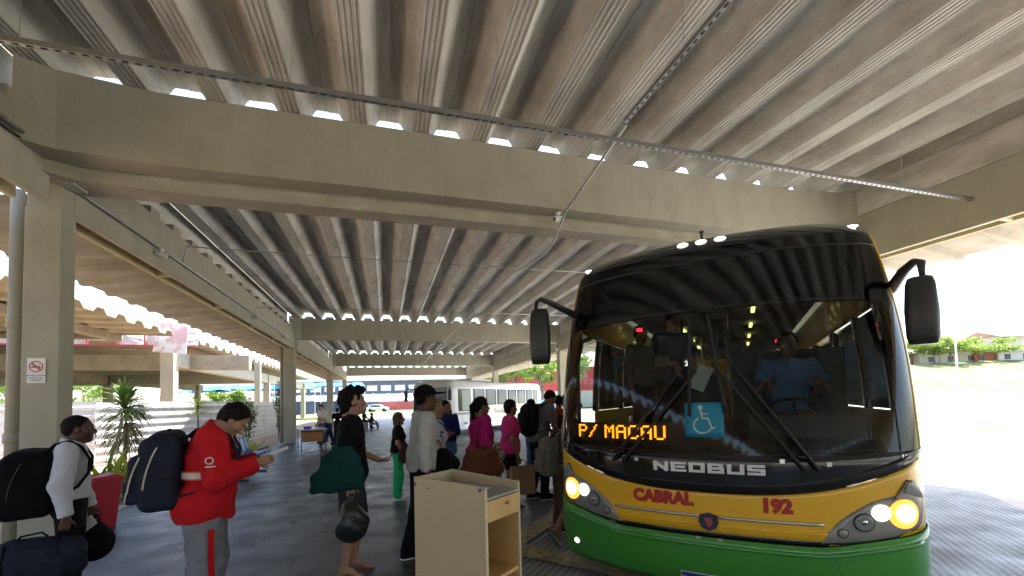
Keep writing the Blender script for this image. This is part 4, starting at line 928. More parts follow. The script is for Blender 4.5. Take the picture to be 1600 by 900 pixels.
# ---- second bus, white, parked at the same angle further down
B2 = empty("coach_bus", W(672, 19.4), R(-45), "white bus with a row of large side windows parked at an angle further back", "bus")
wd, Ln, Ht_ = 1.16, 9.6, 2.60
b = MB()
def ring2(y, sx, z0, z1): return [(x*sx, y, z0+(z-.28)*(z1-z0)/(Ht_-.28)) for x, z in ((-wd, .28), (wd, .28), (wd, 1.25), (wd*.985, 2.1), (wd*.95, 2.42), (wd*.82, 2.56), (0, Ht_), (-wd*.82, 2.56), (-wd*.95, 2.42), (-wd*.985, 2.1), (-wd, 1.25))]
loft(b, [ring2(.0, .86, .36, 2.30), ring2(.10, .97, .30, 2.48), ring2(.45, 1, .28, Ht_), ring2(Ln-.1, 1, .28, Ht_), ring2(Ln, .95, .4, Ht_-.08)]); o = b.build("bus_body", M['bwhite'], B2, True); smooth_by_angle(o, 50)
M['dkglass'] = mat("dark reflecting bus window", (.05, .06, .07), .08, .1); M['greyglass'] = mat("bright reflecting side window", (.20, .23, .25), .1, .12, 1.5)
x_s = wd+.004
def quad2(name, y0, y1, z0, z1, mt, off=.006, par=None):
    b = MB(); f_ = lambda z: wd*(1-.015*max(0, (z-1.25)/.85))+off
    b.add([(f_(z0), y0, z0), (f_(z0), y1, z0), (f_(z1), y1, z1), (f_(z1), y0, z1)], [(0, 1, 2, 3)]); return b.build(name, M[mt] if isinstance(mt, str) else mt, par or B2)
y = 1.78
for k in range(7):
    L_ = 1.02 if k < 5 else (.85, .6)[k-5]
    w_ = quad2("side_window", y, y+L_, 1.36, 2.16, 'gloss_black', .006); quad2("window_pane", y+.12, y+L_-.10, 1.40, 2.12, 'greyglass', .010, w_); y += L_+.12
dw = quad2("driver_window", .55, 1.55, 1.12, 2.14, 'gloss_black'); quad2("window_pane", .85, 1.50, 1.16, 2.10, mat("pale green glass", (.30, .36, .33), .2), .010, dw)
b = MB(); b.prism([(-wd*.84, 1.12), (wd*.84, 1.12), (wd*.80, 2.22), (-wd*.80, 2.22)], 1, -.03, .02); b.build("windscreen", M['dkglass'], B2, bevel=.01)
quad2("side_stripe", .15, 2.1, .95, 1.06, mat("grey stripe", (.30, .29, .27), .5))
quad2("side_hatch", 1.35, 1.62, .78, 1.02, mat("grey hatch", (.42, .42, .42), .5), .008)
M['w2rim'] = mat("pale wheel rim", (.5, .5, .48), .5)
for yy in (2.35, 7.0):
    quad2("wheel_arch", yy-.50, yy+.50, .28, .92, 'dark', .003)
    for s in (1, -1):
        b = MB(); b.tube([(s*(wd-.22), yy, .40), (s*(wd+.012), yy, .40)], .40, 26); wh = b.build("wheel", M['black'], B2, bevel=.03)
        b = MB(); b.lathe([(.02, .05), (.09, .05), (.10, .01), (.20, -.01), (.25, .02)], n=22, T=Matrix.Translation((s*(wd+.014), yy, .40)) @ Matrix.Rotation(R(90*s), 4, 'Y')); b.build("rim", M['w2rim'], wh)
for t, yy, z, c, sz in (("Fernandes", 4.6, 1.02, (.55, .42, .10), .42), ("VIP", 3.05, 1.02, (.30, .42, .12), .26), ("1028", 1.1, .55, (.25, .35, .32), .16)):
    me = text_mesh(t, sz, .002, .006); o = link_mesh("lettering", me, mat("bus lettering "+t[:2], c, .5), B2); o.rotation_euler = (R(90), 0, R(90)); o.location = (wd+.008, yy, z)
for s in (-1, 1):
    b = MB(); b.tube([(s*1.0, .15, 2.15), (s*1.22, -.15, 2.22), (s*1.26, -.22, 2.1)], .03, 8); b.build("mirror_arm", M['dark'], B2, True)
    b = MB(); b.box(s*1.26-.09, s*1.26+.09, -.26, -.18, 1.62, 2.1); b.build("mirror", M['dark'], B2, bevel=.03)
    b = MB(); b.ellip((s*.75, .02, .62), (.2, .05, .1)); b.build("headlight", M['clearl'], B2, True)
b = MB(); b.box(-.6, .6, 2.5, 4.4, 2.59, 2.72); b.build("air_conditioner", M['bwhite'], B2, bevel=.05)
# ================================================================ part 4: people (one continuous skin each, clothes and hair as children)
V3 = lambda *a: np.array(a, dtype=np.float64)
class SDF:
    def __init__(s, lo, hi, h):
        s.lo = np.array(lo, float); s.h = h; n = np.ceil((np.array(hi)-s.lo)/h).astype(int)+1
        s.ax = [s.lo[i]+h*np.arange(n[i]) for i in range(3)]; s.F = np.full(n, 9., np.float32)
    def _sl(s, lo, hi, m):
        out = []
        for i in range(3):
            a = max(0, int((lo[i]-m-s.lo[i])/s.h)); b = min(len(s.ax[i]), int((hi[i]+m-s.lo[i])/s.h)+2)
            if b <= a: return None
            out.append(slice(a, b))
        return tuple(out)
    def _grid(s, sl): return (s.ax[0][sl[0]][:, None, None], s.ax[1][sl[1]][None, :, None], s.ax[2][sl[2]][None, None, :])
    def _mix(s, sl, d, k, sub=False):
        a = s.F[sl]
        if sub:
            d = -d; h = np.maximum(k-np.abs(a-d), 0)/k; s.F[sl] = np.maximum(a, d)+h*h*k/4
        else:
            h = np.maximum(k-np.abs(a-d), 0)/k; s.F[sl] = np.minimum(a, d)-h*h*k/4
    def cone(s, a, b, ra, rb, k=.02):
        a = np.array(a, float); b = np.array(b, float); r = max(ra, rb); sl = s._sl(np.minimum(a, b)-r, np.maximum(a, b)+r, k+.02)
        if sl is None: return
        x, y, z = s._grid(sl); d = b-a; L2 = d@d+1e-12
        t = np.clip(((x-a[0])*d[0]+(y-a[1])*d[1]+(z-a[2])*d[2])/L2, 0, 1)
        q = np.sqrt((x-a[0]-t*d[0])**2+(y-a[1]-t*d[1])**2+(z-a[2]-t*d[2])**2)-(ra+(rb-ra)*t)
        s._mix(sl, q, k)
    def ell(s, c, r, k=.02, M_=None, sub=False):
        c = np.array(c, float); r = np.array(r, float); R_ = r.max() if M_ is not None else r; sl = s._sl(c-R_, c+R_, k+.02)
        if sl is None: return
        x, y, z = s._grid(sl); x = x-c[0]; y = y-c[1]; z = z-c[2]
        if M_ is not None: x, y, z = (M_[0, 0]*x+M_[1, 0]*y+M_[2, 0]*z, M_[0, 1]*x+M_[1, 1]*y+M_[2, 1]*z, M_[0, 2]*x+M_[1, 2]*y+M_[2, 2]*z)
        k0 = np.sqrt((x/r[0])**2+(y/r[1])**2+(z/r[2])**2); k1 = np.sqrt((x/r[0]**2)**2+(y/r[1]**2)**2+(z/r[2]**2)**2)+1e-9
        s._mix(sl, k0*(k0-1)/k1, k, sub)
    def box(s, c, h, r, k=.02, M_=None):
        c = np.array(c, float); h = np.array(h, float); R_ = h.max()*1.5 if M_ is not None else h; sl = s._sl(c-R_, c+R_, k+.02)
        if sl is None: return
        x, y, z = s._grid(sl); x = x-c[0]; y = y-c[1]; z = z-c[2]
        if M_ is not None: x, y, z = (M_[0, 0]*x+M_[1, 0]*y+M_[2, 0]*z, M_[0, 1]*x+M_[1, 1]*y+M_[2, 1]*z, M_[0, 2]*x+M_[1, 2]*y+M_[2, 2]*z)
        qx, qy, qz = np.abs(x)-h[0]+r, np.abs(y)-h[1]+r, np.abs(z)-h[2]+r
        s._mix(sl, np.sqrt(np.maximum(qx, 0)**2+np.maximum(qy, 0)**2+np.maximum(qz, 0)**2)+np.minimum(np.maximum(qx, np.maximum(qy, qz)), 0)-r, k)
    def cut(s, p, n):
        p = np.array(p, float); n = np.array(n, float); n /= np.linalg.norm(n); x, y, z = s.ax[0][:, None, None], s.ax[1][None, :, None], s.ax[2][None, None, :]
        s.F = np.maximum(s.F, ((x-p[0])*n[0]+(y-p[1])*n[1]+(z-p[2])*n[2]).astype(np.float32))
    def cut_local(s, p, n, rad):
        p = np.array(p, float); n = np.array(n, float); n /= np.linalg.norm(n); sl = s._sl(p-rad, p+rad, 0)
        if sl is None: return
        x, y, z = s._grid(sl); s.F[sl] = np.maximum(s.F[sl], ((x-p[0])*n[0]+(y-p[1])*n[1]+(z-p[2])*n[2]))
    def folds(s, amp, f, seed=0, horiz=.5):
        m = np.nonzero(np.abs(s.F) < .05); x = s.ax[0][m[0]]; y = s.ax[1][m[1]]; z = s.ax[2][m[2]]; r = random.Random(seed); v = 0
        for i in range(5):
            a = [r.uniform(-1, 1), r.uniform(-1, 1), r.uniform(-1, 1)*(1-horiz)+horiz*r.choice((-1, 1))*1.3]; q = f*r.uniform(.6, 1.5); w_ = (x*a[0]+y*a[1]+z*a[2])*q+r.uniform(0, 6)
            v = v+np.sin(w_+1.3*np.sin((x*a[1]-y*a[2]+z*a[0])*q*.6+i))
        s.F[m] += (v*amp/2.5).astype(np.float32)
    def mesh(s, name, mt, parent, scale=1., origin=(0, 0, 0), smooth_it=1):
        F = s.F; ins = F < 0; c = ins[:-1, :-1, :-1].astype(np.int8)
        tot = np.zeros(c.shape, np.int8)
        offs = [(i, j, k) for i in (0, 1) for j in (0, 1) for k in (0, 1)]
        for i, j, k in offs: tot += ins[i:ins.shape[0]-1+i, j:ins.shape[1]-1+j, k:ins.shape[2]-1+k]
        act = np.array(np.nonzero((tot > 0) & (tot < 8))); I, J, K = act; n = len(I)
        vals = {o: F[I+o[0], J+o[1], K+o[2]] for o in offs}; acc = np.zeros((n, 3)); cnt = np.zeros(n)
        for o in offs:
            for a in range(3):
                if o[a] == 0:
                    o2 = list(o); o2[a] = 1; o2 = tuple(o2); v0, v1 = vals[o], vals[o2]; cr = (v0 < 0) != (v1 < 0)
                    t = np.where(cr, v0/np.where(cr, v0-v1, 1), 0); p = np.tile(np.array(o, float), (n, 1)); p[:, a] += t; acc[cr] += p[cr]; cnt += cr
        P = s.lo+s.h*(act.T+acc/cnt[:, None]); idx = np.full(c.shape, -1, np.int32); idx[I, J, K] = np.arange(n); faces = []
        for a in range(3):
            b, d = (a+1) % 3, (a+2) % 3; sl0 = [slice(None)]*3; sl1 = [slice(None)]*3; sl0[a] = slice(0, -1); sl1[a] = slice(1, None)
            e = np.array(np.nonzero(ins[tuple(sl0)] != ins[tuple(sl1)])); ok = (e[b] > 0) & (e[d] > 0) & (e[b] < c.shape[b]) & (e[d] < c.shape[d]); e = e[:, ok]
            flip = ins[tuple(sl0)][tuple(e)]; q = []
            for db, dd in ((-1, -1), (0, -1), (0, 0), (-1, 0)):
                f = e.copy(); f[b] += db; f[d] += dd; q.append(idx[tuple(f)])
            q = np.array(q).T; q[~flip] = q[~flip][:, ::-1]; faces.append(q)
        Q = np.concatenate(faces); Q = Q[(Q >= 0).all(1)]
        for _ in range(smooth_it):      # light smoothing along the quads' edges
            acc = np.zeros_like(P); cn = np.zeros(len(P))
            for a, b in ((0, 1), (1, 2), (2, 3), (3, 0)):
                np.add.at(acc, Q[:, a], P[Q[:, b]]); np.add.at(cn, Q[:, a], 1); np.add.at(acc, Q[:, b], P[Q[:, a]]); np.add.at(cn, Q[:, b], 1)
            P = P*.45+.55*acc/np.maximum(cn, 1)[:, None]
        me = bpy.data.meshes.new(name); P = (P-np.array(origin))*scale
        me.vertices.add(len(P)); me.vertices.foreach_set('co', P.astype(np.float32).ravel()); me.loops.add(Q.size); me.loops.foreach_set('vertex_index', Q.astype(np.int32).ravel())
        me.polygons.add(len(Q)); me.polygons.foreach_set('loop_start', np.arange(0, Q.size, 4, dtype=np.int32)); me.polygons.foreach_set('loop_total', np.full(len(Q), 4, np.int32)); me.update(calc_edges=True)
        return link_mesh(name, me, M[mt] if isinstance(mt, str) else mt, parent, True)
def rotm(yaw_=0, pitch=0, roll_=0):
    """head frame: columns = local axes; pitch > 0 looks down"""
    cy_, sy = math.cos(R(yaw_)), math.sin(R(yaw_)); cp, sp_ = math.cos(R(pitch)), math.sin(R(pitch)); cr, sr = math.cos(R(roll_)), math.sin(R(roll_))
    A = np.array([[cy_, -sy, 0], [sy, cy_, 0], [0, 0, 1]]); B = np.array([[cp, 0, sp_], [0, 1, 0], [-sp_, 0, cp]]); C_ = np.array([[1, 0, 0], [0, cr, -sr], [0, sr, cr]])
    return A@B@C_
def skinmat(name, c):
    m = mat(name, c, .5, .10, 9, .08, 90, spec=.4); return m
SK = {'dark': skinmat("dark brown skin", (.085, .042, .025)), 'brown': skinmat("brown skin", (.22, .105, .06)), 'tan': skinmat("tan skin", (.34, .18, .115)), 'light': skinmat("light skin", (.45, .25, .18))}
def cloth(name, c, var=.12, rough=.9, **k): return mat(name, c, rough, var, 7, .25, 160, spec=.18, **k)
M['hair'] = mat("dark hair", (.006, .0045, .0035), .75, .5, 40, .6, 120, spec=.2, stretch=(1, 1, .3)); M['hairb'] = mat("brown hair", (.07, .035, .018), .55, .4, 40, .6, 120, stretch=(1, 1, .2)); M['hairl'] = mat("light brown hair", (.30, .18, .07), .55, .4, 40, .6, 120, stretch=(1, 1, .2))
M['eyew'] = mat("eye white", (.22, .20, .19), .5, .02); M['iris'] = mat("dark iris", (.02, .01, .008), .2)
def BASE():
    return dict(pel=V3(0, 0, .95), hipL=V3(0, .085, .92), hipR=V3(0, -.085, .92), knL=V3(.02, .095, .50), knR=V3(.02, -.095, .50), anL=V3(-.02, .10, .085), anR=V3(-.02, -.10, .085),
                chest=V3(0, 0, 1.27), neck=V3(-.01, 0, 1.47), shL=V3(-.005, .175, 1.415), shR=V3(-.005, -.175, 1.415), elL=V3(-.03, .225, 1.13), elR=V3(-.03, -.225, 1.13),
                wrL=V3(.03, .235, .885), wrR=V3(.03, -.235, .885), hdL=V3(.15, 0, -1), hdR=V3(.15, 0, -1), head=V3(.015, 0, 1.615))
HEADS = {}
def person(label, loc, face, height=1.72, skin='brown', over={}, lean=0, bulk=0., look=(0, 0, 0), hair='short', haircol='hair', top=None, bottom=None, shoes=None, res=.009, curl=(.5, .5), palm=None, hat=None, neckf=0., fem=False, name="person", group=None, barefoot=False, footdir=None, seated=False):
    J = BASE(); cl_, sl_ = math.cos(R(lean)), math.sin(R(lean)); pv = J['pel'].copy()
    def up(p): q = np.array(p, float)-pv; return pv+V3(q[0]*cl_+q[2]*sl_, q[1], -q[0]*sl_+q[2]*cl_)
    for k in ('chest', 'neck', 'shL', 'shR', 'elL', 'elR', 'wrL', 'wrR', 'head'): J[k] = up(J[k])
    J['head'] = J['head']+V3(neckf, 0, -abs(neckf)*.95)
    for k, v in over.items(): J[k] = np.array(v, float)
    Sh = .90 if fem else 1.
    for k in ('shL', 'shR'): J[k] = V3(J[k][0], J[k][1]*Sh, J[k][2])
    s = height/1.745; root = empty(name, loc, R(face), label, "person", group); J_ = J
    pts = np.array([v for k, v in J.items() if not k.startswith('hd')]); lo = pts.min(0)-.24; hi = pts.max(0)+.24; lo[2] = max(lo[2], min(-.01, pts[:, 2].min()-.12)); lo[2] = pts[:, 2].min()-.13
    Hm = rotm(*look); hc = J['head']
    hp = lambda x, y, z: hc+Hm@V3(x, y, z)
    f = SDF(lo, hi, res); b_ = bulk
    def torso(f, g, k=.05, low=True):
        ch = J['chest']; T = up
        f.ell(T((0, 0, 1.285)), (.108+g+b_*.8, (.152*Sh)+g+b_, .19+g), k); f.ell(T((.005+b_*.5, 0, 1.09)), (.098+g+b_*1.2, .128+g+b_*1.2, .17+g), k)
        f.cone(T((0, -.12*Sh, 1.405)), T((0, .12*Sh, 1.405)), .055+g, .055+g, k)
        if fem: f.ell(T((.085, .065, 1.265)), (.055+g, .06+g, .06+g), .04); f.ell(T((.085, -.065, 1.265)), (.055+g, .06+g, .06+g), .04)
        if low: f.ell(J['pel']+V3(-.012, 0, -.005), (.112+g+b_, .158+g+b_, .12+g), k)
    def arm(f, sd, g, k=.02, full=True):
        f.cone(J['sh'+sd], J['el'+sd], .050+g+b_*.3, .039+g+b_*.2, k+.015); f.cone(J['el'+sd], J['wr'+sd], .039+g+b_*.2, .027+g+(.006 if g else 0), k)
    def leg(f, sd, g, k=.03, gl=0.):
        kn, an, hp_ = J['kn'+sd], J['an'+sd], J['hip'+sd]
        f.cone(hp_, kn, .082+g+b_*.7, .055+g+gl*.5+b_*.3, k); f.cone(kn, an, .053+g+gl*.7+b_*.2, .038+g+gl, k)
        if not g: f.ell(kn*.68+an*.32+V3(-.02, 0, 0), (.045, .045, .10), .03)
    torso(f, 0.); nk = J['neck']
    f.cone(nk+(hc-nk)*-.1, hc+Hm@V3(-.015, 0, -.06), .058+b_*.3, .053+b_*.2, .03)
    for sd in 'LR': arm(f, sd, 0.); leg(f, sd, 0.)
    # head
    E = lambda c, r, k=.015, sub=False: f.ell(hp(*c), r, k, Hm, sub)
    E((-.015, 0, .035), (.098, .076, .092)); E((.022, 0, -.045), (.068, .056, .075), .03); f.cone(hp(.058, 0, -.093), hp(.048, 0, -.088), .022, .024, .03)
    f.cone(hp(.083, 0, .018), hp(.106, 0, -.028), .010, .0145, .012); E((.096, .012, -.032), (.012, .010, .009), .008); E((.096, -.012, -.032), (.012, .010, .009), .008)
    f.cone(hp(.078, .038, .036), hp(.084, .012, .034), .011, .012, .014); f.cone(hp(.078, -.038, .036), hp(.084, -.012, .034), .011, .012, .014)
    f.cone(hp(.079, -.018, -.057), hp(.079, .018, -.057), .0085, .0085, .008); f.cone(hp(.076, -.016, -.070), hp(.076, .016, -.070), .009, .009, .008)
    for y in (-1, 1):
        E((.085, y*.031, .012), (.016, .018, .011), .012, True); E((-.004, y*.077, -.004), (.020, .009, .032), .006); E((.058, y*.048, -.018), (.022, .018, .02), .03)
    # hands
    def hand(sd, cu):
        w_ = J['wr'+sd]; d = J['hd'+sd]/np.linalg.norm(J['hd'+sd]); sg = 1 if sd == 'L' else -1
        n = np.array((palm or {}).get(sd, (0, -sg, 0)), float); n = n-d*(n@d); n /= np.linalg.norm(n)+1e-9; t = np.cross(d, n)*sg; t = -t if (t@V3(1, 0, .0)) < -.1 and sd not in (palm or {}) else t
        for q in (-.026, -.009, .009, .026): f.cone(w_+d*.018+t*q*.6, w_+d*.088+t*q, .015, .0125, .014)
        for i, L_ in enumerate((.066, .076, .072, .056)):
            p = w_+d*.088+t*(.028-.0187*i); dd = d.copy(); a0 = cu*.75
            for j, fr in enumerate((.42, .32, .26)):
                a = a0*(1+.25*j); dd = dd*math.cos(a)+n*math.sin(a)-0*n; nn = n; n2 = n*math.cos(a*(1)) ; dd /= np.linalg.norm(dd)
                q = p+dd*L_*fr*1.15; f.cone(p, q, .0092-.0008*j, .0088-.001*j, .004); p = q
                dd_ = dd
        p = w_+d*.028+t*.022; dd = d*.62+t*.72+n*.25; dd /= np.linalg.norm(dd); q = p+dd*.040; f.cone(p, q, .014, .0105, .012); dd = d*.85+t*.25+n*(.2+cu*.5); dd /= np.linalg.norm(dd); f.cone(q, q+dd*.045, .0105, .0085, .004)
    hand('L', curl[0]); hand('R', curl[1])
    # feet
    fd = footdir or {}
    FT = {}
    for sd in 'LR':
        an = J['an'+sd]; d = np.array(fd.get(sd, (1, 0, -.0)), float); d /= np.linalg.norm(d); side = np.cross(V3(0, 0, 1), d); side /= np.linalg.norm(side)+1e-9; upv = np.cross(d, side); FT[sd] = (an, d, side, upv)
        base = an-upv*.055
        f.cone(an, base-d*.035+upv*.01, .038, .030, .03); f.cone(an+d*.03, base+d*.12, .036, .024, .03)
        for q, L_ in ((-.022, .165), (-.008, .168), (.006, .165), (.019, .158), (.030, .150)): sg = 1 if sd == 'L' else -1; f.cone(base+d*.11+side*q*sg, base+d*L_+side*q*sg-upv*.008, .015, .0115, .008)
    f.mesh("body", SK[skin], root, s)
    # eyes
    if res <= .0085:
        for y in (-1, 1):
            eb = MB(); eb.ellip(tuple(hp(.0685, y*.030, .011)*s), (.0125*s,)*3, 10); eo = eb.build("eye", M['eyew'], root, True)
            c2 = hp(.0765, y*.0305, .010)*s; ib = MB(); ib.ellip(tuple(c2), (.0060*s,)*3, 8); ib.build("iris", M['iris'], eo, True)
    # clothes
    if top:
        g = top.get('g', .014); t = SDF(lo, hi, res*1.05); torso(t, g, .06, True)
        fl = top.get('flare', 0)
        if top.get('loose'): t.ell(J['pel']+V3(-.005+b_*.4, 0, top['hem']-.88), (.110+g+b_*1.0+fl, .150+g+b_+fl, .22), .10)
        hz_ = top['hem']; t.cut((0, 0, hz_), (sl_*.3, 0, -1)) if not seated else t.cut(J['pel']-V3(0, 0, .08), (0, 0, -1))
        for sd in 'LR':
            sl2 = top.get('sleeve', 'long'); sh, el, wr = J['sh'+sd], J['el'+sd], J['wr'+sd]; a = .006+g+.002
            if sl2 == 'long': t.cone(sh, el, .052+a+b_*.3, .043+a+b_*.2, .03); e2 = wr-(wr-el)*.03; t.cone(el, e2, .043+a+b_*.2, .031+a*.8, .03); t.cut_local(e2, e2-el, .07)
            elif sl2 == '34': t.cone(sh, el, .052+a, .044+a, .03); e2 = el+(wr-el)*top.get('fr', .55); t.cone(el, e2, .044+a, .037+a, .03); t.cut_local(e2, e2-el, .08)
            elif sl2 == 'short': e2 = sh+(el-sh)*.72; t.cone(sh, e2, .055+a+b_*.3, .053+a+b_*.2, .03); t.cut_local(e2+(e2-sh)*.02, e2-sh, .095)
        t.folds(top.get('fold', .0045)*1.35, 24, sum(map(ord, label)) % 1000); t.folds(.0022, 62, 4)
        if top.get('collar', True): t.cone(nk+V3(-.012, 0, -.05), nk+(hc-nk)*.18+V3(-.008, 0, .0), .072+b_*.3, .064+b_*.3, .02)
        t.cut_local(nk+(hc-nk)*(.26 if top.get('collar') == 'high' else .12), (hc-nk)+V3(-.045 if not top.get('collar') == 'high' else -.02, 0, 0), .10)
        t.mesh(top.get('name', 'shirt'), top['m'], root, s)
    if bottom:
        g = bottom.get('g', .014); t = SDF(lo, hi, res*1.05); gl = bottom.get('gl', .012)
        t.ell(J['pel']+V3(-.012, 0, -.01), (.112+g+b_, .158+g+b_, .13+g), .05); t.ell(up((.0+b_*.3, 0, 1.05)), (.098+g+b_*1.1, .128+g+b_*1.1, .12), .05)
        ln = bottom.get('len', 1.)
        for sd in 'LR':
            h_, kn, an = J['hip'+sd], J['kn'+sd], J['an'+sd]
            if ln >= 1: t.cone(h_, kn, .086+g+b_*.7, .060+g+gl*.5+b_*.3, .03); t.cone(kn, an+V3(0, 0, -.02), .060+g+gl*.5+b_*.3, .047+gl+g*.5, .03); t.cut_local(an+V3(0, 0, -.035), an-kn, .12)
            else:
                e2 = h_+(kn-h_)*ln; t.cone(h_, e2, .086+g+b_*.7, .078+g+gl+b_*.5, .03); t.cut_local(e2, kn-h_, .15)
        if bottom.get('skirt'): t.cone(J['pel'], J['pel']+V3(0, 0, -.25), .13, .16, .05)
        t.cut(up((0, 0, bottom.get('waist', min(1.03, (top or {}).get('hem', .97)+.07)))), (sl_, 0, cl_)); t.folds(bottom.get('fold', .004)*1.4, 20, 5+sum(map(ord, label)) % 100, .2); t.folds(.002, 55, 4); t.mesh(bottom.get('name', 'trousers'), bottom['m'], root, s)
    if shoes:
        for sd in 'LR':
            an, d, side, upv = FT[sd]; base = an-upv*.055
            if shoes.get('kind') == 'flip':
                b = MB(); n = 18; ring = []
                for lv in (0, 1):
                    ring.append([(base+d*(.06+.135*math.cos(a))+side*(.048 if math.cos(a) > 0 else .040)*math.sin(a)+upv*(-.040+.018*lv))*s for a in np.linspace(0, 6.2832, n+1)[:-1]])
                loft(b, ring); so_ = b.build("flip_flop", shoes['m'], root)
                b = MB()
                for q in (-1, 1): b.tube([(base+d*.02+side*.045*q+upv*-.02)*s, (base+d*.08+side*.030*q+upv*.018)*s, (base+d*.135+upv*.006)*s], .005*s, 6)
                b.build("flip_flop_strap", shoes['m'], so_, True)
            else:
                t = SDF(an-.24, an+.27, .008); t.cone(an+upv*.005, base-d*.03, .050, .042, .03); t.cone(an+d*.03-upv*.01, base+d*.14, .050, .036, .04); t.cone(base-d*.03, base+d*.13, .042, .044, .03)
                t.cut(base-upv*.022, -upv); t.cut(an+upv*.035, upv+d*-.2); so_ = t.mesh("shoe", shoes['m'], root, s)
                t = SDF(an-.24, an+.27, .008); t.cone(base-d*.035-upv*.02, base+d*.14-upv*.02, .046, .046, .02); t.cut(base-upv*.018, upv); t.cut(base-upv*.034, -upv); t.mesh("sole", shoes.get('sole', M['white']), so_, s)
    # hair
    hs = SDF(hc-.26, hc+.24, .007 if res < .01 else .010)
    H = lambda c, r, k=.02: hs.ell(hp(*c), r, k, Hm)
    if hair in ('short', 'buzz'):
        g = .004 if hair == 'buzz' else .011; H((-.02, 0, .040), (.096+g, .076+g, .089+g)); hs.cone(hp(-.07, 0, -.01), hp(-.06, 0, -.03), .040, .034, .03)
        hs.cut(hp(.045, 0, .06), Hm@V3(1, 0, -.55)); hs.cut(hp(-.03, 0, -.035), Hm@V3(.45, 0, -1)); hs.folds(.0015 if hair == 'buzz' else .005, 90, 3)
    elif hair == 'curly':
        H((-.02, 0, .055), (.116, .094, .106)); H((-.080, 0, -.03), (.06, .072, .08), .03); H((.05, .0, .108), (.055, .06, .032), .03); hs.cut(hp(.062, 0, .05), Hm@V3(1, 0, -.75)); hs.folds(.013, 75, 8, 0); hs.folds(.006, 150, 3, 0)
    elif hair in ('bun', 'crop'):
        H((-.02, 0, .045), (.112, .088, .102)); H((-.07, 0, -.03), (.05, .062, .06), .03); hs.cut(hp(.045, 0, .05), Hm@V3(1, 0, -.55)); hs.cut(hp(-.03, 0, -.07), Hm@V3(.3, 0, -1)); hs.folds(.005, 45, 2)
    elif hair in ('long', 'pony', 'bob'):
        H((-.02, 0, .045), (.112, .090, .102)); hs.cut(hp(.05, 0, .05), Hm@V3(1, 0, -.5))
        if hair == 'long': hs.cone(hp(-.06, 0, .0), hc+V3(-.09, 0, -.22), .08, .055, .03); hs.cone(hp(-.02, .075, .0), hc+V3(-.03, .08, -.2), .035, .028, .03); hs.cone(hp(-.02, -.075, .0), hc+V3(-.03, -.08, -.2), .035, .028, .03)
        if hair == 'bob': hs.cone(hp(-.05, 0, .02), hp(-.055, 0, -.10), .085, .065, .03); hs.cone(hp(-.01, .07, .0), hp(-.01, .075, -.10), .035, .028, .03); hs.cone(hp(-.01, -.07, .0), hp(-.01, -.075, -.1), .035, .028, .03)
        if hair == 'pony': hs.cone(hp(-.10, 0, .04), hp(-.135, 0, -.0), .040, .045, .02); hs.cone(hp(-.135, 0, .0), hc+V3(-.14, 0, -.17), .045, .028, .02); hs.cone(hp(-.06, 0, -.02), hp(-.05, 0, -.06), .05, .04, .03)
        hs.folds(.006, 55, 4, 0)
    if hair: hs.mesh("hair", M[haircol], root, s)
    if hat:
        t = SDF(hc-.26, hc+.26, .008); t.ell(hp(-.012, 0, .05), (.118, .098, .110), .02, Hm); t.cut(hp(0, 0, .045), Hm@V3(.12, 0, -1)); t.ell(hp(.13, 0, .060), (.085, .072, .012), .015, Hm); t.mesh("cap", hat, root, s)
    root["_"] = 0; del root["_"]
    def to_world(p): a = R(face); q = np.array(p, float)*s; return Vector((loc[0]+q[0]*math.cos(a)-q[1]*math.sin(a), loc[1]+q[0]*math.sin(a)+q[1]*math.cos(a), loc[2]+q[2]))
    return root, J, up, to_world, s
def carried(name, loc, face, label, cat, origin, s, group=None):
    """top-level empty for something worn or held, in the wearer's frame but with its own origin"""
    a = R(face); q = Vector(origin)*s; return empty(name, (loc[0]+q.x*math.cos(a)-q.y*math.sin(a), loc[1]+q.x*math.sin(a)+q.y*math.cos(a), loc[2]+q.z), a, label, cat, group)
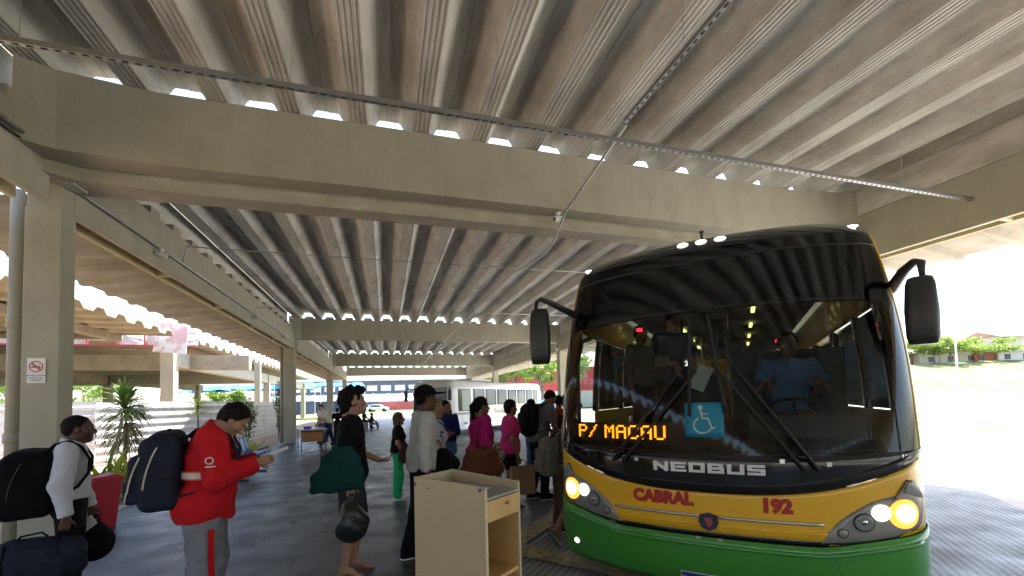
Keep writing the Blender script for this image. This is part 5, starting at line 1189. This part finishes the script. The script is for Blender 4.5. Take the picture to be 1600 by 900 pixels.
def backpack(P, loc, face, label, mt, size=(.17, .19, .27), cen=(-.25, 0, 1.19), trim=None, tilt=0, res=.009, one=False, strapm=None, pockets=True, sag=0):
    root_, J, up, tw, s = P; o = up(cen); r = carried("backpack", loc, face, label, "backpack", o, s); a, b, c = size; f = SDF(np.array(o)-V3(a, b, c)*1.35-.03, np.array(o)+V3(a, b, c)*1.35+.03, res)
    f.box(o+V3(.0, 0, -.04), (a*.72, b*.92, c*.90), .06, .03); f.box(o+V3(.02, 0, c*.35), (a*.62, b*.80, c*.60), .07, .06); f.ell(o+V3(-.03, 0, -.10), (a*.9, b*.95, c*.75), .06)
    f.folds(.0065, 15, 9); f.folds(.003, 40, 4); f.mesh("pack_body", mt, r, s, o)
    if pockets:
        f = SDF(np.array(o)-V3(a*1.7, b*1.5, c*1.2), np.array(o)+V3(0, b*1.4, c), res); f.box(o+V3(-a*.80, 0, -.06), (a*.34, b*.76, c*.60), .045, .03); f.folds(.004, 22, 2); f.mesh("front_pocket", mt, r, s, o)
        f = SDF(np.array(o)-V3(a*1.9, b*1.5, c*1.2), np.array(o)+V3(0, b*1.4, c), res); f.box(o+V3(-a*1.02, 0, -c*.52), (a*.30, b*.66, c*.32), .04, .03); f.folds(.004, 22, 6); f.mesh("lower_pocket", mt, r, s, o)
        for sd in (-1, 1): b_ = MB(); b_.tube([V3(x, sd*(b*.93+.012), -c*.25+.012*math.cos(x*30))*s for x in np.linspace(-a*.55, a*.45, 7)], .006*s, 6); b_.build("side_pocket_hem", strapm or mt, r, True)
    zipm = trim or M['zip']
    for sd in (-1, 1):
        for x0, yy, z0, z1, bow in ((-a*.30, b*.985, c*.62, -c*.45, .05), (-a*.86, b*.80, c*.42, -c*.52, .045), (-a*1.12, b*.69, -c*.26, -c*.75, .03)):
            b_ = MB(); b_.tube([V3(x0+bow*(1-t)**2.2-.03*t*(1 if bow > .04 else .2), sd*(yy*(.86 if t == 0 else 1)+.004), z0+(z1-z0)*t)*s for t in np.linspace(0, 1, 10)], (.0055 if trim else .0035)*s, 6); b_.build("piping" if trim else "zip", zipm, r, True)
    sm_ = strapm or mt
    for sd in ((-1, 1) if not one else (one,)):
        b_ = MB(); g = P[1]; raw = [(-.14, sd*.085, 1.40), (-.085, sd*.095, 1.47), (0, sd*.105, 1.492), (.075, sd*.115, 1.44), (.128, sd*.12, 1.33), (.122, sd*.135, 1.21), (.06, sd*.158, 1.10), (-.06, sd*.155, 1.03), (-.13, sd*.12, 1.0)]
        k_ = bk.get(id(root_), 0); pp = [(up((x*(1+k_*3)+(k_*.5 if x > 0 else 0), y*(1+k_*2), z))-o)*s for x, y, z in raw]; b_.tube(pp, [.030*s]*len(pp), 8, r2=.35); b_.build("strap", sm_, r, True)
    b_ = MB(); pp = [V3(.03, y, c*.78+z)*s for y, z in ((-.04, 0), (-.03, .05), (.03, .05), (.04, 0))]; b_.tube(pp, .010*s, 6); b_.build("grab_handle", sm_, r, True)
    return r
bk = {}
def bagsdf(name, label, cat, worldpos, rz, build, mt, res=.01, handles=None, hm=None, folds=.008):
    r = empty(name, worldpos, R(rz), label, cat); f = build(); f.folds(folds, 22, 4); f.mesh("bag_body", mt, r)
    for pts, rad in (handles or []):
        b = MB(); b.tube(pts, rad, 7, r2=.6); b.build("handle", hm or mt, r, True)
    return r
M['zip'] = mat('dull zip', (.05, .05, .055), .5)
# ---------------- the people
wsh = cloth("white poplin", (.62, .64, .72), .05); blk = cloth("black fabric", (.005, .005, .006), .3); red = cloth("red fleece", (.50, .012, .018), .10)
gry = cloth("grey trouser cloth", (.20, .20, .225), .10); tee = cloth("black jersey", (.005, .005, .006), .3); shrt = cloth("charcoal short cloth", (.035, .035, .042), .2)
wht = cloth("off white jersey", (.42, .42, .41), .06); teal = cloth("teal canvas", (.005, .042, .040), .15); navyc = cloth("navy nylon", (.013, .018, .034), .2, .7)
mag = cloth("magenta jersey", (.42, .012, .16), .12); pnk = cloth("pink jersey", (.55, .035, .19), .1); grn = cloth("bright green trousers", (.02, .38, .14), .1); brnl = cloth("brown leather", (.14, .045, .025), .2, .5)
nvs = cloth("navy blouse", (.012, .018, .11), .15); dnm = cloth("denim", (.06, .11, .24), .3); gte = cloth("grey tee", (.13, .13, .13), .15); olv = cloth("olive grey canvas", (.17, .16, .13), .15); brn = cloth("brown trousers", (.09, .05, .035), .15)
rubber = M['black']; brs = mat("brown sandal", (.22, .10, .07), .7); beige = cloth("cream polo", (.55, .50, .40), .06); dkn = cloth("dark navy trousers", (.015, .02, .05), .2); silvr = mat("pale piping", (.5, .47, .40), .6, .05)
# 1 young man in white shirt
L1 = W(113, 3.35); f1 = 24
P = person("young man in white shirt and black trousers carrying a big black backpack, leftmost in line", L1, f1, 1.55, 'dark', dict(elR=(-.035, -.215, 1.13), wrR=(.0, -.215, .86), hdR=(-.1, 0, -1), elL=(.02, .21, 1.12), wrL=(.12, .19, .86)), 0, -.006, (-4, -2, 0), 'buzz', 'hair', dict(m=wsh, hem=.985, g=.018, loose=True, collar='high', fold=.006), dict(m=blk, g=.012, gl=.02, waist=1.04), dict(m=blk, sole=M['black']), .0075, (1.1, 1.1), neckf=.035)
backpack(P, L1, f1, "bulky black backpack worn by the young man in the white shirt", blk, (.21, .20, .28), (-.245, 0, 1.17))
s = P[4]; hw = P[3](P[1]['wrR']); 
def band(x, ry, rz, zc): return [(x, ry*math.cos(a), zc+rz*math.sin(a)) for a in np.linspace(0, 6.2832, 25)]
def duffel():
    f = SDF((-.34, -.2, -.22), (.34, .2, .2), .011); f.box((0, 0, -.03), (.29, .13, .125), .09, .03); f.ell((.02, 0, .06), (.24, .11, .10), .06); f.box((.05, -.13, -.05), (.14, .03, .08), .025, .02); f.folds(.004, 45, 7); return f
bagsdf("duffel_bag", "black and navy duffel bag at the lower left corner held below the white sleeve", "bag", (hw.x-.16, hw.y-.06, hw.z-.27), 24, duffel, navyc, handles=[([(-.10, -.05, .10), (-.05, -.02, .18), (.05, 0, .185), (.12, .0, .10)], .012), (band(-.12, .135, .150, -.01), .012), (band(.14, .135, .150, -.01), .012)], hm=blk)
hl_ = P[3](P[1]['wrL'])
def sack(w_=.13, h_=.2, t=.09):
    def b():
        f = SDF((-w_*1.5, -w_*1.5, -h_*1.5), (w_*1.5, w_*1.5, h_*1.4), .009); f.ell((0, 0, -h_*.25), (w_, t, h_*.75), .03); f.ell((0, 0, h_*.35), (w_*.62, t*.65, h_*.55), .06); f.cone((0, 0, h_*.7), (0, 0, h_*1.05), .03, .018, .04); return f
    return b
bagsdf("shopping_bag", "black cloth bag with a white paper held by the young man in white", "bag", (hl_.x+.03, hl_.y, hl_.z-.27), 24, sack(.12, .17, .07), blk, handles=[([(-.03, 0, .15), (-.02, 0, .2), (.02, 0, .2), (.03, 0, .15)], .008)])
b = MB(); b.prism([(-.04, .03), (.05, .07), (.09, .0), (-.02, -.09)], 1, -.003, .003); o = b.build("paper", M['white']); o.location = (hl_.x, hl_.y-.09, hl_.z-.12); tag(o, "crumpled white paper in the far hand of the young man in white", "paper")
# 2 man in red jacket
L2 = W(322, 3.02); f2 = 12
P = person("man in red fleece jacket and grey trousers with a red side stripe reading a paper", L2, f2, 1.66, 'tan', dict(elR=(.10, -.27, 1.13), wrR=(.33, -.17, 1.22), hdR=(.9, .5, .12), elL=(.10, .25, 1.14), wrL=(.31, .10, 1.21), hdL=(1, -.3, .1)), 6, .035, (0, 46, 0), 'short', 'hair', dict(m=red, hem=.82, g=.026, loose=True, flare=.0, collar='high', fold=.008, name="jacket"), dict(m=gry, g=.024, gl=.04, fold=.006), dict(m=blk, sole=M['black']), .0075, (.5, .5), None, None, .085)
bk[id(P[0])] = .045
backpack(P, L2, f2, "navy backpack with pale piping on the back of the man in red", navyc, (.155, .19, .275), (-.27, 0, 1.19), silvr, strapm=cloth("dark strap", (.02, .022, .035), .2))
s = P[4]
# trouser stripe, reflective band, sleeve badge, paper
b = MB(); rows = []
for z in np.linspace(.78, .10, 14):
    y = -(.085+.01*(0) + (.158+.024+.045 if z > .9 else (.118+.045*.7+(.78-z)*-.03)))
    y = -(.095+.055+.024+.02+.0135*(.8-z) + .045*(.62 if z > .5 else .35)+(.012 if z > .6 else 0)); rows.append([(x*s, y*s, z*s) for x in (.045, .062, .079)])
b.grid(rows, 14, 3); o = b.build("side_stripe", cloth("red stripe", (.45, .01, .015), .05), P[0]); o.modifiers.new("s", 'SOLIDIFY').thickness = .022
M['reflb'] = mat("grey reflective tape", (.55, .55, .55), .3, .05); M['org'] = mat("orange tape", (.85, .12, .02), .5)
for z0, mt, e in ((1.155, 'org', .0), (1.155, 'reflb', .0025)):
    b = MB(); hh = .030 if mt == 'org' else .019; rows = []
    for zz in (z0-hh+.006, z0+hh+.006): rows.append([tuple(V3((.150+e)*math.cos(a)*1.19+.03, (.190+e)*math.sin(a)*1.19, zz)*s) for a in np.linspace(R(-165), R(-40), 22)])
    b.grid(rows, 2, 22); b.build("reflective_band", M[mt], P[0]).modifiers.new("s", 'SOLIDIFY').thickness = .012
ebm = P[1]; mid = (ebm['shR']*.50+ebm['elR']*.50)+V3(-.01, -.108, .0)
b = MB(); ring = [tuple((mid+V3(.026*math.cos(a), -.001, .026*math.sin(a)))*s) for a in np.linspace(0, 6.28, 17)[:-1]]; ri = [tuple((mid+V3(.018*math.cos(a), -.001, .018*math.sin(a)))*s) for a in np.linspace(0, 6.28, 17)[:-1]]
b.add(ring+ri, [(i, (i+1) % 16, (i+1) % 16+16, i+16) for i in range(16)]); b.box(*(np.array([mid[0]-.022, mid[0]+.034])*s), *(np.array([mid[1]-.002, mid[1]])*s), *(np.array([mid[2]-.045, mid[2]-.036])*s)); b.build("sleeve_badge", M['reflb'], P[0])
ph = P[3](V3(.44, -.02, 1.27)); b = MB(); T = Matrix.Rotation(R(f2), 4, 'Z') @ Matrix.Rotation(R(-18), 4, 'Y'); b.box(-.09, .10, -.11, .11, -.002, .002, T); o = b.build("paper", M['white']); o.location = ph; tag(o, "white sheet of paper held up by the man in red", "paper")
b = MB(); b.box(-.04, .04, -.035, .035, -.006, .006, T); o = b.build("phone", M['dark'], bevel=.003); o.location = ph+Vector((-.07, -.0, .035)); tag(o, "black phone held above the sheet by the man in red", "phone")
# 3 boy with teal tote
L3 = W(546, 3.95); f3 = 2
P = person("curly haired young man in black tee and charcoal shorts with a teal tote bag", L3, f3, 1.70, 'tan', dict(elR=(-.06, -.215, 1.12), wrR=(.0, -.20, .875), hdR=(.12, 0, -1), elL=(.06, .22, 1.13), wrL=(.26, .17, 1.03), hdL=(1, -.1, -.1), knL=(.05, .09, .50), anL=(.02, .10, .085), anR=(-.06, -.10, .085)), 2, 0, (0, -3, 0), 'curly', 'hair', dict(m=tee, hem=.87, g=.022, loose=True, sleeve='short', flare=.01, fold=.006), dict(m=shrt, g=.022, gl=.015, len=.92, name="shorts"), dict(kind='flip', m=brs), .0075, (1.2, .35), {'L': (0, 0, 1)})
s = P[4]
def tote():
    f = SDF((-.28, -.12, -.3), (.30, .12, .28), .010); f.box((-.02, 0, -.11), (.205, .040, .085), .035, .03); f.box((.0, 0, .0), (.155, .034, .12), .03, .09); f.box((.03, 0, .10), (.085, .03, .10), .025, .08); f.folds(.006, 34, 7); return f
tw_ = P[3]((-.075, -.265, 1.03)); a0 = R(f3)
bagsdf("tote_bag", "teal canvas tote bag hanging from the shoulder of the curly haired young man", "bag", tuple(tw_), f3+2, tote, teal, handles=[([(-.03, 0, .15), (.0, .03, .30), (.055, .10, .41), (.05, .16, .425), (.02, .21, .38)], .016), ([(.05, 0, .10), (.07, .03, .28), (.085, .10, .40), (.075, .16, .41)], .014)])
wr = P[3](P[1]['wrR']); M['plastic'] = mat("black plastic bag", (.018, .020, .019), .28, .3, 6, .5, 30)
bagsdf("plastic_bag", "crumpled black plastic bag hanging from the hand of the young man in shorts", "bag", (wr.x+.02, wr.y-.01, wr.z-.31), f3, sack(.135, .19, .10), M['plastic'], folds=.012, handles=[([(-.03, 0, .16), (-.015, 0, .235), (.015, 0, .235), (.03, 0, .16)], .012)])
b = MB(); cc = P[1]['wrR']; b.tube([tuple((cc+V3(.031*math.cos(a), .031*math.sin(a), .012))*s) for a in np.linspace(0, 6.2832, 15)], .005, 6, False); b.build("bracelet", M['dark'], P[0], True)
b = MB(); b.tube([tuple(P[2]((-.02+.07*math.cos(a), .075*math.sin(a), 1.462-.02*math.cos(a)))*s) for a in np.linspace(0, 6.2832, 19)], .007, 6, False); b.build("shirt_trim", cloth("red trim", (.3, .02, .04), .1), P[0], True)
# 4 tall man with cap
L4 = W(657, 4.30); f4 = 12
P = person("tall man in white long sleeve shirt, black cap and black trousers beside the counter", L4, f4, 1.72, 'dark', dict(elR=(-.05, -.225, 1.12), wrR=(-.0, -.235, .87), elL=(.10, .22, 1.15), wrL=(.24, .14, 1.02), anR=(.0, -.10, .085), knR=(.06, -.09, .50), anL=(-.13, .09, .09), knL=(-.02, .09, .50)), 3, -.004, (-4, -3, 0), 'buzz', 'hair', dict(m=wht, hem=.89, g=.020, loose=True, fold=.007, collar=True, sleeve='34', fr=.78), dict(m=blk, g=.016, gl=.016), dict(m=blk, sole=M['white']), .0075, (.6, .9), None, blk, .01)
wl = P[3](P[1]['wrL'])
def jk():
    f = SDF((-.2, -.15, -.26), (.24, .15, .2), .010); f.ell((0, 0, -.03), (.11, .07, .16), .04); f.cone((.02, 0, .08), (.10, .02, -.05), .05, .06, .05); return f
bagsdf("jacket", "folded black jacket held in front by the tall man in white", "jacket", (wl.x+.04, wl.y-.03, wl.z-.08), 0, jk, blk, folds=.014)
# 5 woman behind tall man
L5 = W(679, 5.1); P = person("woman with long light hair and patterned top hidden behind the tall man", L5, 5, 1.58, 'tan', {}, 0, 0, (0, 0, 0), 'long', 'hairl', dict(m=mat("white and blue print", (.5, .5, .55), .8, .1, 8, stain=((.03, .06, .25), 16, .5, .04)), hem=.9, g=.018, sleeve='short', loose=True), dict(m=dnm, g=.012), dict(m=blk), .010, fem=True)
# 6 girl in green trousers
L6 = W(620, 6.95); P = person("girl in dark tee and bright green trousers standing behind the queue", L6, 2, 1.40, 'tan', dict(elR=(.0, -.20, 1.13), wrR=(.10, -.19, .93)), 2, -.008, (-5, 0, 0), 'bob', 'hairb', dict(m=tee, hem=.93, g=.016, sleeve='short', loose=True), dict(m=grn, g=.018, gl=.03), dict(m=M['white'], sole=M['white']), .009, fem=True)
hw = P[3]((.13, -.19, .95)); bagsdf("handbag", "dark brown shoulder bag carried by the girl in green trousers", "bag", tuple(hw), 0, sack(.11, .17, .06), cloth("dark brown bag", (.05, .03, .025), .2), handles=[([(-.06, 0, .1), (-.12, .06, .34), (-.10, .10, .42)], .010)])
# 7 woman in navy
L7 = W(697, 7.7); P = person("woman in navy blouse and denim shorts facing the queue with folded arms", L7, -110, 1.57, 'brown', dict(elL=(.06, .21, 1.13), wrL=(.20, -.04, 1.14), hdL=(.1, -1, 0), elR=(.06, -.21, 1.13), wrR=(.21, .04, 1.10), hdR=(.1, 1, 0)), 0, .0, (35, 4, 8), 'long', 'hair', dict(m=nvs, hem=.95, g=.020, loose=True), dict(m=dnm, g=.020, gl=.01, len=.55, name="shorts"), dict(m=blk), .009, fem=True)
# 8 magenta woman
L8 = W(748, 5.35); P = person("woman in magenta top with a dark ponytail and a large brown handbag", L8, 14, 1.60, 'brown', dict(elR=(-.06, -.24, 1.14), wrR=(.10, -.21, 1.03), hdR=(1, .2, -.1), elL=(.06, .22, 1.13), wrL=(.2, .12, 1.05)), 2, .018, (-6, 0, 0), 'pony', 'hair', dict(m=mag, hem=.84, g=.028, loose=True, flare=.02, sleeve='34', fold=.009), dict(m=cloth("dark red print", (.16, .02, .03), .5), g=.016, gl=.02), dict(kind='flip', m=brs), .008, fem=True)
hw = P[3]((-.13, -.30, .92))
def purse():
    f = SDF((-.34, -.13, -.26), (.34, .13, .24), .010); f.cone((-.20, 0, -.12), (.20, 0, -.10), .085, .085, .05); f.cone((-.10, 0, .10), (.12, 0, .10), .05, .05, .06); f.ell((0, 0, 0), (.24, .08, .18), .04); f.cut((0, 0, -.185), (.1, 0, -1)); return f
bagsdf("handbag", "large brown leather handbag on the shoulder of the woman in magenta", "bag", tuple(hw), 8, purse, brnl, handles=[([(-.11, 0, .12), (-.06, .03, .28), (.01, .10, .43), (.03, .15, .44)], .013), ([(.11, 0, .12), (.09, .03, .28), (.05, .10, .43), (.045, .15, .44)], .013)], folds=.006)
hw = P[3]((.19, -.10, .92))
def scarf():
    f = SDF((-.16, -.1, -.35), (.2, .12, .25), .010); f.ell((0, 0, .05), (.085, .05, .15), .03); f.cone((.02, 0, .0), (-.0, 0, -.26), .07, .05, .05); return f
bagsdf("folded_shawl", "black and white patterned shawl draped in front of the woman in magenta", "shawl", tuple(hw), 10, scarf, mat("black and white print", (.02, .02, .025), .8, .1, 8, stain=((.6, .6, .6), 26, .50, .03)), folds=.014)
# 9 pink woman
L9 = W(794, 6.1); P = person("woman in pink tee and black shorts with short hair holding a paper bag", L9, 0, 1.555, 'brown', dict(elR=(.0, -.23, 1.12), wrR=(.06, -.24, .86), anL=(.08, .10, .085), anR=(-.05, -.1, .085)), 2, .012, (14, 0, 0), 'crop', 'hair', dict(m=pnk, hem=.90, g=.020, loose=True, sleeve='short'), dict(m=blk, g=.016, gl=.012, len=.62, name="shorts"), dict(kind='flip', m=brs), .008, (.5, 1.2), fem=True)
hw = P[3](P[1]['wrR']); M['kraft'] = mat("brown kraft paper", (.30, .19, .10), .85, .12, 5, .3, 18)
r = empty("paper_bag", (hw.x+.05, hw.y-.02, hw.z-.50), R(-4), "brown paper carrier bag held by the woman in pink", "bag")
b = MB(); loft(b, [[(-.16, -.06, 0), (.16, -.06, 0), (.16, .06, 0), (-.16, .06, 0)], [(-.165, -.065, .2), (.165, -.06, .2), (.165, .06, .2), (-.165, .065, .2)], [(-.16, -.045, .38), (.165, -.05, .385), (.16, .045, .38), (-.165, .045, .375)]], True, False); o = b.build("bag_body", M['kraft'], r); o.modifiers.new("s", 'SOLIDIFY').thickness = .003
for yy in (-.045, .045): b = MB(); b.tube([(-.06, yy, .36), (-.05, yy*.5, .44), (.0, 0, .47), (.05, yy*.5, .44), (.06, yy, .36)], .005, 6); b.build("handle", M['kraft'], r, True)
# 10 man with backpack bending forward
L10 = W(838, 6.75); P = person("man in grey tee and black trousers bowing forward with a black backpack", L10, 8, 1.76, 'brown', dict(elR=(.17, -.22, 1.13), wrR=(.33, -.16, .99), elL=(.2, .2, 1.12), wrL=(.36, .12, 1.0), anR=(.04, -.1, .085), knR=(.06, -.09, .50), anL=(-.10, .1, .085)), 17, 0, (0, 30, 0), 'buzz', 'hair', dict(m=gte, hem=.90, g=.022, loose=True, sleeve='short'), dict(m=blk, g=.016, gl=.015), dict(m=blk, sole=M['white']), .009, neckf=.03)
backpack(P, L10, 8, "rounded black backpack on the bowing man in the grey tee", blk, (.15, .16, .25), (-.22, 0, 1.20))
# 11-13 people by the door
P = person("person with dark hair mostly hidden behind the bowing man with backpack", W(829, 8.6), 20, 1.56, 'brown', {}, 0, 0, (0, 0, 0), 'crop', 'hair', dict(m=gte, hem=.9, sleeve='short', loose=True), dict(m=dnm), dict(m=blk), .011, fem=True)
P = person("person in red top standing between the bowing man and the bus", W(872, 7.6), 60, 1.62, 'brown', dict(elR=(.02, -.23, 1.13), wrR=(.10, -.22, .90)), 0, 0, (0, 0, 0), 'short', 'hair', dict(m=cloth("dull red top", (.30, .02, .02), .1), hem=.9, sleeve='short', loose=True), dict(m=blk), dict(m=blk), .011)
L14 = W(873, 5.15); P = person("short person in brown trousers with an olive backpack right beside the bus corner", L14, 5, 1.36, 'brown', {}, 6, 0, (0, 0, 0), 'crop', 'hair', dict(m=olv, hem=.95, sleeve='short', loose=True), dict(m=brn, g=.02, gl=.04), dict(m=blk, sole=M['white']), .009, fem=True)
backpack(P, L14, 5, "olive grey canvas backpack beside the yellow corner of the bus", olv, (.17, .18, .29), (-.22, 0, 1.12), strapm=blk)
Lb = W(891, 4.52); P = person("passenger in flip flops stepping up into the bus behind its front corner", Lb, -25, 1.62, 'brown', dict(pel=(.10, 0, 1.05), hipL=(.10, .085, 1.02), hipR=(.08, -.085, 1.02), knL=(.34, .09, .80), anL=(.25, .09, .42), knR=(.02, -.09, .60), anR=(-.20, -.10, .23)), 0, 0, (0, 0, 0), 'short', 'hair', dict(m=gte, hem=.9, sleeve='short', loose=True), dict(m=shrt, len=.7, name="shorts"), dict(kind='flip', m=rubber), .009, footdir={'R': (.62, 0, -.78)})
# 14 far people near desk and on the floor
P = person("man in cream polo and dark trousers leaning over the old office desk", W(512, 16.6), 195, 1.66, 'light', dict(wrR=(.42, -.15, .86), elR=(.25, -.2, 1.02), wrL=(.42, .15, .86), elL=(.25, .2, 1.02), anL=(-.22, .1, .085), knL=(-.08, .1, .5), anR=(.10, -.1, .085)), 24, .02, (0, 15, 0), 'buzz', 'hairb', dict(m=beige, hem=.9, sleeve='short', loose=True), dict(m=dkn), dict(m=blk), .012)
P = person("person in white standing behind the man in cream by the desk", W(502, 17.6), 150, 1.60, 'tan', {}, 0, 0, (0, 0, 0), 'short', 'hairb', dict(m=wsh, hem=.9, sleeve='short', loose=True), dict(m=dnm), dict(m=blk), .013)
P = person("person in dark clothes standing just beyond the man in cream", W(527, 18.2), 100, 1.42, 'brown', {}, 0, 0, (0, 0, 0), 'short', 'hair', dict(m=tee, hem=.9, sleeve='short', loose=True), dict(m=blk), dict(m=blk), .013)
sit = dict(pel=(0, 0, .50), hipL=(0, .09, .48), hipR=(0, -.09, .48), knL=(.42, .10, .50), knR=(.42, -.10, .50), anL=(.48, .10, .085), anR=(.48, -.10, .085), chest=(0, 0, .82), neck=(0, 0, 1.02), shL=(0, .175, .965), shR=(0, -.175, .965), elL=(.12, .22, .72), elR=(.12, -.22, .72), wrL=(.36, .14, .62), wrR=(.36, -.14, .62), head=(.03, 0, 1.165))
def sitter(label, loc, face, h, skin, topm, botm, hair='short', res=.012, over={}, look=(0, 0, 0)):
    global BASE
    old = BASE
    def nb():
        J = old(); J.update({k: V3(*v) for k, v in sit.items()}); return J
    BASE = nb
    ups = {}
    try:
        # the torso functions work from a pelvis at .95; shift the whole seated figure up by .45 and lower the root
        sh = {k: V3(*v)+V3(0, 0, .45) for k, v in {**sit, **over}.items()}
        BASE = lambda: {**old(), **{k: v for k, v in sh.items()}}
        zoff = .45*h/1.745
        return person(label, (loc[0], loc[1], loc[2]-zoff), face, h, skin, {}, 0, 0, look, hair, 'hair', dict(m=topm, hem=.9, sleeve='short', loose=False), dict(m=botm), dict(m=blk), res, seated=True)
    finally: BASE = old
ls = W(568, 27.5); sitter("person in dark clothes sitting on a low block in the distance beyond the line", (ls.x, ls.y, 0), -10, 1.66, 'brown', cloth("dark green tee", (.02, .06, .05), .1), blk)
b = MB(); b.box(-.25, .3, -.3, .3, 0, .40); o = b.build("low_block", M['kerb'], bevel=.02); o.location = (ls.x-.05, ls.y, .003); tag(o, "low concrete block under the distant seated person", "block")
ls = W(577, 27); sitter("second distant seated figure with pale trousers right of the dark one", (ls.x+.1, ls.y+.3, -.12), -10, 1.5, 'brown', tee, cloth("dull pink trousers", (.35, .2, .18), .1))
# driver and passengers in the bus (bus frame -> world)
def busw(x, y, z=0): c, s_ = math.cos(-PHI), math.sin(-PHI); return (2.197+x*c-y*s_, 2.53+x*s_+y*c, z)
fb = math.degrees(-PHI)-90
drv = cloth("light blue work shirt", (.12, .24, .50), .06)
p = busw(.63, 1.36, .86); sitter("bus driver in light blue shirt seated behind the windscreen", p, fb, 1.70, 'brown', drv, dkn, 'short', .008, dict(elL=(.14, .26, .74), elR=(.14, -.26, .74), wrL=(.33, .17, .84), wrR=(.33, -.17, .84)))
p = busw(-.42, 1.55, .86); person("dark dressed person standing inside the bus by the entrance steps", p, fb+35, 1.62, 'tan', dict(elR=(.10, -.2, 1.12), wrR=(.30, -.1, 1.1), elL=(.1, .2, 1.12), wrL=(.32, .08, 1.12)), 6, 0, (0, 20, 0), 'short', 'hair', dict(m=cloth("dark navy shirt", (.02, .03, .06), .1), hem=.9, sleeve='short', loose=True), dict(m=blk), dict(m=blk), .010)
q = busw(-.10, 1.10, 1.72); b = MB(); b.box(-.07, .07, -.003, .003, -.12, .12); o = b.build("paper", M['white']); o.location = q; o.rotation_euler = (0, R(25), -PHI); tag(o, "white sheet of paper seen through the middle of the windscreen", "paper")
p = busw(-.85, 2.1, .86); person("person further back in the bus near its entrance", p, fb+60, 1.58, 'brown', {}, 0, 0, (0, 10, 0), 'short', 'hair', dict(m=olv, hem=.9, sleeve='short', loose=True), dict(m=blk), dict(m=blk), .012)
